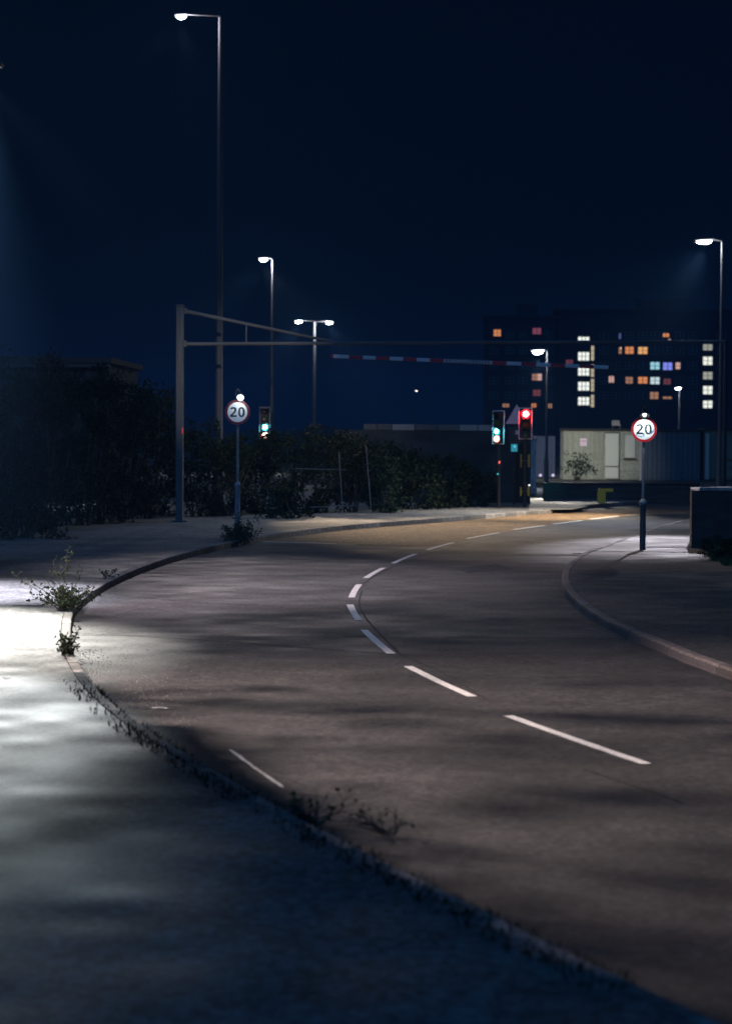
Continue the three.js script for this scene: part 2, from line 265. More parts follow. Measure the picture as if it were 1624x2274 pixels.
{
  const D = 450, s = F / D;
  const tower = (name, label, px0, px1, top, bottom = 0) => {
    const x0 = X(px0, D), x1 = X(px1, D), h = Y(top, (px0 + px1) / 2, D), t = thing(name, label, 'tower block', [(x0 + x1) / 2, 0, -D]);
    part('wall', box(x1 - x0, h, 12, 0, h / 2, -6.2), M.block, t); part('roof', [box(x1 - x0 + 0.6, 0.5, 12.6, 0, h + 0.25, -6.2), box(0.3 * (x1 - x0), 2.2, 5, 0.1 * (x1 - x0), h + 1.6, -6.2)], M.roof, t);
    t.userData.x0 = 0; return { t, at: (px, py) => { const p = P(px, py, D - 0.06); return [p.x - (x0 + x1) / 2, p.y, 0.0]; } };
  };
  const a = tower('tower_block', 'dark tower block with few warm windows behind the red traffic light', 1078, 1232, 706);
  const b = tower('tower_block', 'wide tower block with two bright stacks of lit stairwell windows', 1236, 1640, 692);
  delete a.t.userData.x0; delete b.t.userData.x0;
  const put = (o, px, py, w, h, mat, nx, ny) => { const [x, y, z] = o.at(px, py); WINDOW(o.t, x, y, z, w / s, h / s, mat, nx, ny); };
  const litA = [[1103, 739, 15, 14, LIT.orange], [1190.7, 735, 18, 13, LIT.rose], [1186, 837, 11, 14, LIT.dim], [1197, 837, 9, 14, LIT.pink, 1, 2], [1190.7, 872, 16, 13, LIT.ember], [1122, 900, 14, 7, LIT.dim], [1184, 900, 10, 8, LIT.orange], [1219.5, 901, 9, 9, LIT.dim]];
  const litB = [[1263, 803, 15, 8, LIT.ember], [1375.5, 778, 6, 14, LIT.dim, 1, 2], [1377, 773, 3, 4, LIT.bare, 1, 1], [1396, 777.5, 18, 15, LIT.orange], [1425.6, 778, 20, 15, LIT.yellow], [1452.6, 812, 20, 16, LIT.cyan], [1480.7, 813, 20, 16, LIT.violet], [1503.5, 812, 10, 14, LIT.pink, 1, 2],
    [1356, 842, 11, 14, LIT.pink, 2, 1], [1395.5, 844, 15, 14, LIT.dim], [1425.6, 844, 20, 14, LIT.orange], [1452.6, 845, 20, 15, LIT.cool], [1479.6, 847, 15, 12, LIT.ember], [1451, 878, 18, 15, LIT.dim], [1480, 883, 19, 4.5, LIT.dim, 2, 1], [1374.8, 746, 4, 12, LIT.blue, 1, 2], [1477, 744, 13, 8, LIT.orange, 2, 1], [1485, 754, 4, 3, LIT.pink, 1, 1]];
  for (const [x, y, w, h, m, nx, ny] of litA) put(a, x, y, w, h, m, nx, ny);
  for (const [x, y, w, h, m, nx, ny] of litB) put(b, x, y, w, h, m, nx, ny);
  [[751.7, 7.5], [791, 18], [825, 17], [857.3, 18.6], [890.4, 17.3]].forEach(([y, h], k) => put(b, 1294.5, y, 24, h, LIT.stair, 3, k ? 2 : 1));
  for (const y of [784, 823, 855, 890]) put(b, 1314, y, 7, y === 784 ? 32 : 27, LIT.column, 1, 3);
  [[771, 12.5, 0], [801, 18, 1], [833.8, 16, 2], [866, 18, 1], [897.5, 16, 1]].forEach(([y, h, k]) => put(b, 1569.6, y, 20, h, [LIT.stairDim, LIT.stairRight, LIT.stairDim][k], 2, 2));
  const near = (l, x, y) => l.some((q) => Math.abs(q[0] - x) < 16 && Math.abs(q[1] - y) < 11);
  for (const y of [744, 778, 812, 845, 878]) {
    for (const x of [1340, 1366, 1396, 1425.6, 1452.6, 1480, 1508, 1536, 1600]) if (!near(litB, x, y)) put(b, x, y, 18, 14, M.glass);
    for (const x of [1095, 1130, 1160, 1192, 1216]) if (!near(litA, x, y)) put(a, x, y, 16, 13, M.glass);
  }
}

// ---------------------------------------------------------------- yard across the junction: cabins, low wall, bus totem
function corrugated(w, h, pitch, depth) {
  const s = new THREE.Shape(), n = Math.round(w / pitch); s.moveTo(-w / 2, -0.05);
  for (let k = 0; k < n; k++) { const x = -w / 2 + w * k / n, p = w / n; s.lineTo(x, 0); s.lineTo(x + p * 0.2, depth); s.lineTo(x + p * 0.5, depth); s.lineTo(x + p * 0.7, 0); s.lineTo(x + p, 0); }
  s.lineTo(w / 2, -0.05);
  return new THREE.ExtrudeGeometry(s, { depth: h, bevelEnabled: false }).rotateX(-Math.PI / 2).scale(1, 1, -1).translate(0, 0, 0);
}
function flipFix(g) { const p = g.index ? g.toNonIndexed() : g; const a = p.attributes.position; for (let k = 0; k < a.count; k += 3) { const t = [a.getX(k), a.getY(k), a.getZ(k)]; a.setXYZ(k, a.getX(k + 1), a.getY(k + 1), a.getZ(k + 1)); a.setXYZ(k + 1, ...t); } p.computeVertexNormals(); return p; }
const ribWall = (w, h, pitch, depth) => flipFix(corrugated(w, h, pitch, depth));
{
  const D = 146;
  const cabin = (label, px0, px1, top, bottom, mat, ribs) => {
    const x0 = X(px0, D), x1 = X(px1, D), y0 = Y(bottom, px0, D), h = Y(top, px0, D) - y0, w = x1 - x0, t = thing('site_cabin', label, 'cabin', [(x0 + x1) / 2, y0, -D]);
    part('body', box(w, h, 2.4, 0, h / 2, -1.26), mat, t); part('roof', box(w + 0.1, 0.12, 2.6, 0, h + 0.06, -1.22), M.roof, t); part('skid', [box(w, 0.25 + y0, 0.2, 0, -(0.25 + y0) / 2, -0.3), box(w, 0.25 + y0, 0.2, 0, -(0.25 + y0) / 2, -2.2)], M.dark, t);
    const at = (a, b, c, d) => ({ x: (X(a, D) + X(b, D)) / 2 - (x0 + x1) / 2, y: (Y(c, a, D) + Y(d, a, D)) / 2 - y0, w: X(b, D) - X(a, D), h: Math.abs(Y(c, a, D) - Y(d, a, D)) });
    for (const [a, b, pitch, depth] of ribs) { const r = at(a, b, top, bottom); const q = part('corrugated_panel', ribWall(r.w - 0.02, h - 0.16, pitch, depth), mat, t); q.position.set(r.x, 0.08, 0.0); }
    return { t, at, h, w };
  };
  const a = cabin('pale green corrugated site cabin with a door and a small pink notice', 1250, 1425, 956, 1064, M.cabin, [[1251, 1316, 0.34, 0.03], [1316, 1340, 0.18, 0.05], [1373, 1424, 0.14, 0.05]]);
  let r = a.at(1342, 1372, 962, 1062); const door = part('door', rbox(r.w, r.h, 0.08, 0.02, r.x, r.y, 0.05), M.cabinDoor, a.t); part('door_panel', [box(r.w * 0.94, 0.06, 0.03, r.x, r.y + 0.02 - r.h * 0.24, 0.11), box(0.05, r.h, 0.03, r.x + r.w / 2 + 0.04, r.y, 0.06), box(r.w + 0.1, 0.06, 0.03, r.x, r.y + r.h / 2 + 0.05, 0.06)], M.dark, door);
  r = a.at(1386, 1408, 966, 1016); const sh = part('window_shutter', rbox(r.w, r.h, 0.05, 0.02, r.x, r.y, 0.09), M.cabinDoor, a.t); part('sill', box(r.w + 0.16, 0.1, 0.12, r.x, r.y - r.h / 2 - 0.07, 0.1), M.dark, sh);
  r = a.at(1416, 1424, 958, 1066); part('corner_post', box(0.16, r.h, 0.12, r.x, r.y, 0.1), std([0.3, 0.26, 0.24], 0.8), a.t);
  r = a.at(1286, 1301, 973, 990); const nt = part('notice', box(r.w, r.h, 0.03, r.x, r.y, 0.07), std([0.62, 0.46, 0.55], 0.6), a.t); part('notice_band', box(r.w * 0.8, 0.05, 0.01, r.x, r.y + r.h * 0.15, 0.088), std([0.3, 0.16, 0.24], 0.6), nt);
  cabin('dark blue corrugated container right of the pale cabin', 1428, 1553, 957, 1068, M.cabinBlue, [[1429, 1504, 0.28, 0.04], [1507, 1552, 0.28, 0.04]]);
  const c = cabin('dark green corrugated container at the right end of its row', 1562, 1700, 955, 1064, M.cabinGreen, [[1574, 1596, 0.2, 0.04], [1626, 1699, 0.2, 0.04]]);
  r = c.at(1564, 1572, 962, 1064); part('corner_post', box(0.22, r.h, 0.12, r.x, r.y, 0.08), std([0.26, 0.27, 0.25], 0.8), c.t);
  r = c.at(1598, 1624, 970, 1020); part('window_shutter', rbox(r.w, r.h, 0.06, 0.02, r.x, r.y, 0.05), M.cabinGreen, c.t);
  const f = thing('folded_chair', 'small pale chair left on the roof of the pale cabin', 'chair', [X(1366, 147), Y(955, 1366, 147), -147]);
  part('seat', rbox(0.5, 0.06, 0.45, 0.02, 0, 0.3, 0), M.coping, f); part('backrest', rbox(0.5, 0.28, 0.05, 0.02, 0, 0.46, -0.22), M.coping, f);
  for (const [x, z] of [[-0.21, -0.18], [0.21, -0.18], [-0.21, 0.18], [0.21, 0.18]]) part('leg', box(0.04, 0.3, 0.04, x, 0.15, z), M.dark, f);
  // dark steel box between the signals and the cabins
  const D2 = 150, x0 = X(1188, D2), x1 = X(1232, D2), y1 = Y(968, 1200, D2), k = thing('storage_container', 'tall dark blue storage box with two small pale lamps low on its door', 'container', [(x0 + x1) / 2, 0, -D2]);
  part('body', rbox(x1 - x0, y1, 2.2, 0.04, 0, y1 / 2, -1.2), std([0.03, 0.045, 0.09], 0.7), k); part('door', ribWall(x1 - x0 - 0.2, y1 - 0.3, 0.24, 0.04), std([0.035, 0.05, 0.1], 0.7), k).position.set(0, 0.2, -0.08);
  for (const px of [1199, 1227]) part('marker_lamp', new THREE.SphereGeometry(0.09, 12, 8).translate(X(px, D2) - (x0 + x1) / 2, Y(1055, px, D2), 0.02), glow([0.7, 0.6, 0.85]), k);
}
{
  const D = 104, p0 = X(1205, D), p1 = X(1552, D), h = 0.80, w = thing('low_wall', 'low dark wall along the far side of the junction', 'wall', [(p0 + p1) / 2, 0, -D]);
  part('wall_body', box(p1 - p0, h, 0.3, 0, h / 2, 0), M.wall, w);
  const n = 9; for (let k = 0; k < n; k++) part('coping_stone', rbox((p1 - p0) / n - 0.02, 0.07, 0.4, 0.015, -(p1 - p0) / 2 + (p1 - p0) * (k + 0.5) / n, h + 0.036, 0), pick([M.wall, M.block]), w);
  const q = G(1334, 1124), y = thing('barrier_post', 'yellow post with a short arm in front of the low dark wall', 'post', [q.x, 0, q.z]);
  part('post', rbox(0.34, 0.6, 0.12, 0.02, 0, 0.3, 0), M.yellow, y); part('arm', rbox(0.62, 0.13, 0.1, 0.02, 0.16, 0.665, 0), M.yellow, y);
}
{ // timetable totem behind the red signal
  const D = 103, xa = X(1149.5, D), xb = X(1173, D), t = thing('bus_stop_totem', 'bus stop totem of pale panels in a grey frame behind the red signal', 'bus stop', [(xa + xb) / 2, 0, -D]), w = xb - xa, y = (py) => Y(py, 1161, D);
  for (const s of [-1, 1]) part('frame_post', box(0.06, y(967), 0.08, s * w / 2, y(967) / 2, 0), M.steel, t);
  part('top_rail', box(w - 0.06, 0.06, 0.08, 0, y(969), 0), M.steel, t); part('back_panel', box(w - 0.08, y(972) - y(1098), 0.03, 0, (y(972) + y(1098)) / 2, -0.03), std([0.09, 0.12, 0.15], 0.7), t);
  for (const [a, b, m] of [[979, 986, 1], [1003, 1011, 1], [1012, 1028, 0.35], [1041, 1068, 0.75], [1073, 1090, 0.7]]) part('timetable_panel', box(w * 0.5, y(a) - y(b), 0.02, -w * 0.17, (y(a) + y(b)) / 2, 0.01), std([0.5 * m, 0.5 * m, 0.44 * m], 0.6), t);
}
{ // pale pillar washed by the green pedestrian signal
  const D = 116, xa = X(1172, D), xb = X(1188, D), t = thing('gate_pillar', 'pale pillar washed teal by a green signal, right of the bus stop totem', 'pillar', [(xa + xb) / 2, 0, -D]);
  const h = Y(978, 1180, D); part('shaft', rbox(xb - xa, h, 0.4, 0.02, 0, h / 2, 0), std([0.42, 0.45, 0.43], 0.9, 0, { map: wear }), t); part('cap', rbox(xb - xa + 0.1, 0.12, 0.5, 0.03, 0, h + 0.06, 0), M.coping, t); part('foot', rbox(xb - xa + 0.12, 0.3, 0.5, 0.03, 0, 0.15, 0.0), M.coping, t);
}

// ---------------------------------------------------------------- street lamps
const LENS = glow([60, 62, 60]), LENSfar = glow([50, 52, 52]);
function streetLamp(label, headPx, headPy, polePx, D, o = {}) {
  const top = P(headPx, headPy, D), px = X(polePx, D), t = thing('street_lamp', label, 'street lamp', [px, 0, -D]), H = top.y, dx = top.x - px, r = o.r ?? 0.09, k = o.lens ?? 0.5;
  part('base_compartment', cyl(r * 1.55, r * 1.45, 1.5), M.darkPole, t); part('column', cyl(r, r * 0.55, H - 1.5 + (o.over ?? 0.0), 18).translate(0, 1.5, 0), M.column, t);
  const arms = o.second ? [dx, X(o.second[0], D) - px] : [dx];
  arms.forEach((ax, i) => {
    const s = Math.sign(ax), y = i ? P(o.second[0], o.second[1], D).y : H, a = V(0, y + 0.04, 0), b = V(ax - s * k * 0.55, y + 0.09, 0);
    part('bracket_arm', bar(a, b, 0.03, 8), M.dark, t);
    const head = part('lantern', rbox(k * 1.35, 0.09, k * 0.7, 0.04, 0, 0.075, 0), M.dark, t); head.position.set(ax, y, 0); head.rotation.z = s * -0.07;
    const g = new THREE.SphereGeometry(k * 0.5, 20, 10, 0, Math.PI * 2, Math.PI / 2, Math.PI / 2).scale(1, o.bowl ?? 0.62, 0.6); g.translate(0, 0.03, 0);
    part('lamp_lens', g, o.mat ?? LENS, head);
  });
  return { t, top };
}
const below = (p, y = 0.25) => p.clone().add(V(0, -y, 0)), COOL = [0.86, 0.93, 1.0], NEUTRAL = [1.0, 0.97, 0.90], LAV = [0.93, 0.88, 1.0], WARM = [1.0, 0.80, 0.74];
{
  const a = streetLamp('tall street lamp with a long arm, highest in the picture', 403, 38, 486, 84, { r: 0.14, lens: 0.36, bowl: 0.6 });
  spot('tall_lamp_beam', below(a.top), V(-1.6, 0, -51), L.tall, 0.19, 1, [1.0, 0.87, 0.90]); spot('tall_lamp_spill', below(a.top), a.top.clone().add(V(-6, -6, 4)), L.tallSpill, 0.55, 1, COOL);
  lamp('tall_lamp_glow', P(404, 47, 83.7), 32, [0.9, 0.88, 1]);
  const b = streetLamp('second street lamp, standing right of the tall one', 585, 577, 603, 99, { r: 0.08, lens: 0.34 });
  spot('second_lamp_beam', below(b.top), V(2.6, 0, -77.5), L.second, 0.25, 0.8, [1.0, 0.75, 0.48]); spot('second_lamp_spill', below(b.top), b.top.clone().add(V(-6, -6, 4)), 480, 0.5, 1, COOL);
  lamp('second_lamp_glow', P(585.5, 585, 98.7), 30, [0.9, 0.9, 1]);
  const c = streetLamp('double headed street lamp on a bright column', 663, 714, 697, 160, { r: 0.12, lens: 0.45, second: [729, 716], mat: LENSfar });
  spot('double_lamp_left', below(c.top), c.top.clone().add(V(-5, -8, 3)), L.double, 0.7, 1, COOL); spot('double_lamp_right', below(P(729, 716, 160)), P(729, 716, 160).add(V(6, -8, 3)), L.double * 0.8, 0.7, 1, COOL);
  lamp('double_lamp_glow', P(663, 721, 159.6), 50, COOL); lamp('double_lamp_glow', P(729, 723, 159.6), 60, COOL);
  const d = streetLamp('street lamp at the right edge with its long bright lens', 1562, 537, 1596, 88, { r: 0.075, lens: 0.56, bowl: 0.4 });
  spot('right_lamp_beam', below(d.top), V(8.0, 0, -68), L.right, 0.16, 0.6, LAV, 4); spot('right_lamp_buff', below(d.top), V(6.4, 0, -89), L.right * 0.8, 0.42, 0.8, [1, 0.86, 0.66], 4); spot('right_lamp_road', below(d.top), V(5.5, 0, -80), L.right * 0.06, 0.85, 0.9, LAV, 4); spot('right_lamp_spill', below(d.top), d.top.clone().add(V(-6, -7, 3)), L.rightSpill, 0.75, 1, COOL);
  lamp('right_lamp_glow', P(1563, 546, 87.7), 22, COOL);
  const e = streetLamp('short street lamp above the striped bar, before the dark tower', 1193, 780, 1212, 128, { r: 0.08, lens: 0.6, mat: LENSfar });
  lamp('yard_lamp_glow', P(1193, 788, 127.6), 18, COOL); spot('yard_lamp_beam', below(e.top), V(12.4, 1.2, -146), L.yard, 0.3, 1, [1, 0.95, 0.78]); spot('yard_lamp_spill', below(e.top), e.top.clone().add(V(-4, -8, 4)), 420, 0.7, 1, COOL);
  spot('island_lamp_beam', below(e.top), V(8.2, 0, -101), 1500, 0.11, 0.8, [1, 0.93, 0.80]);
  const f = streetLamp('small far street lamp in front of the wide tower block', 1504, 862, 1505, 180, { r: 0.1, lens: 0.42, over: -0.1, mat: LENSfar });
  lamp('far_lamp_glow', P(1505, 868, 179), 14, COOL);
  streetLamp('tiny far lamp seen over the wall in the middle', 924, 868, 920, 230, { r: 0.06, lens: 0.2, mat: glow([5, 4.6, 4.4]) });
  // just outside the picture on the left: lights the footway
  const g = streetLamp('street lamp beside the left footway', -34, 150, -110, 45, { r: 0.09, lens: 0.5 });
  const lo = below(g.top);
  spot('edge_lamp_pool', lo, V(-8.6, 0, -37.5), L.edgePool, 0.49, 1, NEUTRAL, 10); spot('edge_lamp_near', lo, V(-5.6, 0, -27), L.edgeNear, 0.17, 1, [0.93, 0.97, 0.97], 10);
  spot('edge_lamp_low', lo, V(-4.4, 0, -20), L.edgeLow, 0.13, 1, [0.78, 0.92, 1.0], 10); spot('edge_lamp_far', lo, V(-8.2, 0, -46), L.edgePool * 0.5, 0.42, 1, [0.86, 0.84, 1.0], 10); spot('edge_lamp_back', lo, V(-4.4, 5.5, -75), L.edgeBack, 0.10, 0.6, [1, 0.95, 0.92], 6);
  // outside the picture on the left: its warm light comes over an added, unseen hedge and reaches the road, not the footway
  const h = thing('street_lamp', 'near street lamp behind the added shade hedge, outside the picture', 'street lamp', [-14.5, 0, -31]);
  part('column', cyl(0.09, 0.06, 12, 16), M.steel, h); part('lantern', rbox(0.7, 0.12, 0.34, 0.05, 0.5, 12, 0), M.darkPole, h); part('lamp_lens', new THREE.SphereGeometry(0.22, 16, 8, 0, Math.PI * 2, Math.PI / 2, Math.PI / 2).scale(1, 0.36, 0.6).translate(0.5, 11.96, 0), LENS, h);
  spot('near_lamp_beam', V(-14, 11.7, -31), V(0.4, 0, -26), L.street, 0.62, 0.8, WARM, 15); spot('near_lamp_far_beam', V(-14, 11.7, -31), V(-3.4, 0, -48.5), L.street * 1.4, 0.25, 0.8, [1.0, 0.82, 0.90], 12);
}

// ---------------------------------------------------------------- height gantry and its striped bar
{
  const D = 78.5, x0 = X(399, D), xr = X(1607, D), t = thing('height_gantry', 'grey steel gantry spanning the road with a braced arm', 'gantry', [x0, 0, -D]), y = (py, px) => Y(py, px, D), dx = (px) => X(px, D) - x0;
  const hp = y(680, 399); part('post', rbox(0.24, hp, 0.24, 0.03, 0, hp / 2, 0), M.galv, t);
  for (const k of [-0.06, 0, 0.06]) part('post_rib', box(0.022, hp * 0.5, 0.02, k, hp * 0.25, 0.128), M.galv, t);
  part('post_cap', rbox(0.28, 0.05, 0.28, 0.015, 0, hp + 0.025, 0), M.galv, t); part('base_plate', rbox(0.5, 0.04, 0.5, 0.015, 0, KH + 0.03, 0), M.galv, t); part('bracket', [box(0.1, 0.2, 0.16, 0.16, y(690, 410), 0), box(0.1, 0.2, 0.16, 0.16, y(763, 410), 0)], M.galv, t);
  part('beam', bar(V(0.12, y(763.5, 399), 0), V(dx(1607), y(757.5, 1607), 0), 0.06, 10, 0.045), M.galv, t);
  part('brace', bar(V(0.12, y(690, 399), 0), V(dx(745), y(760, 745), 0.0), 0.062, 10, 0.045), M.galv, t);
  part('strut', bar(V(dx(545.5), y(722, 545), 0), V(dx(545.5), y(761, 545), 0), 0.025, 8), M.galv, t);
  part('far_post', bar(V(dx(1607), 0, 0), V(dx(1607), y(755, 1607), 0), 0.06, 10), M.dark, t);
  part('reflector', rbox(0.05, 0.2, 0.03, 0.008, 0.1, y(956, 408), 0.14), std([0.6, 0.03, 0.04], 0.3, 0, { emissive: new THREE.Color(0.16, 0.004, 0.008) }), t, 'small red reflector on the post');
  // bar hung from the beam
  const a = P(734, 790.5, D - 0.05), b = P(1349, 815.5, D - 0.05), dir = b.clone().sub(a), len = dir.length(), s = thing('height_bar', 'red and white striped height bar hanging under the gantry', 'bar', a); s.rotation.z = Math.atan2(dir.y, dir.x);
  const edges = [0, 5, 37, 65, 91.5, 119.5, 147, 174, 201.5, 229, 327.5, 357, 387, 416.5, 446.5, 476, 505, 534, 563.5].map((e) => e * (614 / 563.5) / 614 * len), bands = 'RWRWRWRWRTRWRWRWRW';
  for (let k = 0; k < 18; k++) {
    const w = edges[k + 1] - edges[k], m = bands[k]; if (w <= 0) continue;
    const p = part('stripe', rbox(w - 0.006, 0.115, 0.09, 0.018, edges[k] + w / 2, 0, 0), m === 'R' ? M.red : M.white, s);
    if (m === 'T') { const l = [box(w * 0.96, 0.012, 0.01, edges[k] + w / 2, 0.042, 0.046), box(w * 0.96, 0.012, 0.01, edges[k] + w / 2, -0.042, 0.046)]; for (let q = 0; q < 15; q++) l.push(box(rr(0.03, 0.06), rr(0.035, 0.055), 0.01, edges[k] + w * (0.06 + q * 0.062), rr(-0.006, 0.006), 0.046)); part('worn_lettering', l, M.dark, p); }
  }
  for (const px of [780, 1040, 1310]) { const p = P(px, 790.5 + (px - 734) * 25 / 615, D - 0.05).sub(a).applyAxisAngle(V(0, 0, 1), -s.rotation.z), up = V(0, y(761, px) - P(px, 790.5 + (px - 734) * 25 / 615, D).y, 0).applyAxisAngle(V(0, 0, 1), -s.rotation.z); part('chain', bar(p, p.clone().add(up), 0.008, 6), M.dark, s); }
}

// ---------------------------------------------------------------- speed signs
function signFace(graffiti) {
  const n = 512, c = document.createElement('canvas'); c.width = c.height = n; const g = c.getContext('2d');
  g.fillStyle = '#e8e8e4'; g.fillRect(0, 0, n, n); g.strokeStyle = graffiti ? '#c01420' : '#6a1420'; g.lineWidth = n * 0.092; g.beginPath(); g.arc(n / 2, n / 2, n * 0.452, 0, 7); g.stroke();
  g.fillStyle = '#0a1420'; g.font = 'bold ' + '285px sans-serif'; g.textAlign = 'center'; g.textBaseline = 'middle'; g.fillText('2', n * 0.335, n * 0.5); g.fillText('0', n * 0.665, n * 0.5);
  if (graffiti) { g.strokeStyle = '#0a1420'; g.lineWidth = 2; g.strokeText('2', n * 0.335, n * 0.5); g.strokeText('0', n * 0.665, n * 0.5); }
  if (graffiti) {
    g.lineCap = 'round'; g.strokeStyle = 'rgba(30,75,105,0.85)'; g.lineWidth = 12; g.beginPath(); g.moveTo(110, 372); g.bezierCurveTo(180, 420, 260, 400, 262, 340); g.bezierCurveTo(262, 300, 230, 380, 262, 398); g.stroke();
    g.strokeStyle = 'rgba(30,70,100,0.7)'; g.lineWidth = 16; g.beginPath(); g.moveTo(400, 330); g.quadraticCurveTo(430, 260, 480, 246); g.moveTo(392, 352); g.lineTo(450, 290); g.stroke();
    g.strokeStyle = 'rgba(235,240,240,0.6)'; g.lineWidth = 16; g.beginPath(); g.moveTo(300, 250); g.lineTo(372, 330); g.moveTo(318, 205); g.lineTo(350, 236); g.stroke();
    g.fillStyle = 'rgba(190,90,140,0.35)'; g.beginPath(); g.arc(96, 380, 18, 0, 7); g.fill();
    g.fillStyle = 'rgba(60,90,110,0.25)'; for (let k = 0; k < 40; k++) { g.beginPath(); g.arc(rr(90, 420), rr(350, 440), rr(2, 9), 0, 7); g.fill(); }
  }
  const t = new THREE.CanvasTexture(c); t.colorSpace = THREE.SRGBColorSpace; t.anisotropy = 8; return t;
}
function speedSign(label, at, h, r, jointH, o) {
  const t = thing('speed_sign', label, 'speed sign', at, o.turn ?? 0);
  part('base_tube', cyl(0.082, 0.08, jointH, 18), o.baseMat, t); part('collar', new THREE.LatheGeometry([[0.083, 0], [0.1, 0.02], [0.1, 0.07], [0.06, 0.13], [0.04, 0.15]].map(([a, b]) => new THREE.Vector2(a, b)), 18).translate(0, jointH - 0.02, 0), o.tubeMat, t);
  part('pole', cyl(0.038, 0.038, h + r * 0.7 - jointH, 14).translate(0, jointH, 0), o.tubeMat, t);
  const plate = part('sign_plate', new THREE.CylinderGeometry(r, r, 0.03, 48).rotateX(Math.PI / 2).translate(0, h, 0.07), M.steel, t);
  part('sign_face', new THREE.CircleGeometry(r * 0.995, 48).translate(0, h, 0.0875), std([1, 1, 1], 0.45, 0, { map: signFace(o.graffiti) }), plate, 'white disc with a red ring and the number 20');
  part('clamp', [box(0.11, 0.05, 0.06, 0, h + r * 0.5, 0.035), box(0.11, 0.05, 0.06, 0, h - r * 0.5, 0.035)], M.steel, t);
  return t;
}
{
  const p = G(1425, 1223, 0.04), t = speedSign('number 20 speed sign with graffiti, brightly lit, on the right footway', p, 3.24, 0.34, 1.26, { graffiti: true, baseMat: M.darkPole, tubeMat: M.steel, turn: -0.05 });
  // hooded lantern leaning out over the face
  const arm = new THREE.CatmullRomCurve3([V(0, 3.45, -0.02), V(0, 3.72, -0.01), V(0.0, 3.84, 0.12), V(0, 3.80, 0.3)]);
  part('lantern_arm', new THREE.TubeGeometry(arm, 16, 0.022, 8), M.dark, t); const hood = part('lantern_hood', new THREE.LatheGeometry([[0.0, 0.17], [0.05, 0.16], [0.075, 0.08], [0.13, 0.0], [0.122, 0.0], [0.07, 0.07]].map(([a, b]) => new THREE.Vector2(a, b)), 20).rotateX(-0.5).translate(0, 3.60, 0.30), M.dark, t);
  part('lamp_lens', new THREE.SphereGeometry(0.05, 14, 8).translate(0, 3.625, 0.285), glow([5, 5.6, 5.8]), hood);
  const at = V(0, 3.585, 0.315).applyAxisAngle(V(0, 1, 0), -0.05).add(p); spot('sign_lantern_beam', at, V(0, 2.9, 0.06).add(p), L.signRight, 1.0, 0.8, [0.85, 0.97, 1.0], 2);
}
{
  const p = P(527, 1100, 70); p.y = KH; const h = Y(915, 527, 70) - KH, t = speedSign('number 20 speed sign among weeds on the left footway', p, h, 0.355, Y(1079, 527, 70) - KH, { baseMat: M.steel, tubeMat: M.steel, turn: -0.04 });
  const arm = new THREE.CatmullRomCurve3([V(-0.02, h + 0.3, -0.03), V(-0.06, h + 0.52, -0.02), V(0.0, h + 0.66, 0.1), V(0.09, h + 0.58, 0.22)]);
  part('lantern_arm', new THREE.TubeGeometry(arm, 16, 0.018, 8), M.steel, t); const hood = part('lantern_hood', new THREE.LatheGeometry([[0, 0.16], [0.05, 0.14], [0.085, 0.06], [0.11, 0.0], [0.1, 0.0], [0.07, 0.06]].map(([a, b]) => new THREE.Vector2(a, b)), 18).rotateX(-0.9).translate(0.1, h + 0.43, 0.24), M.steel, t);
  part('lamp_lens', new THREE.SphereGeometry(0.075, 14, 10).translate(0.1, h + 0.41, 0.29), glow([18, 21, 21]), hood);
  lamp('sign_lantern_glow', V(0.1, h + 0.36, 0.42).add(p), L.signLeft, [0.85, 0.92, 1.0]);
}

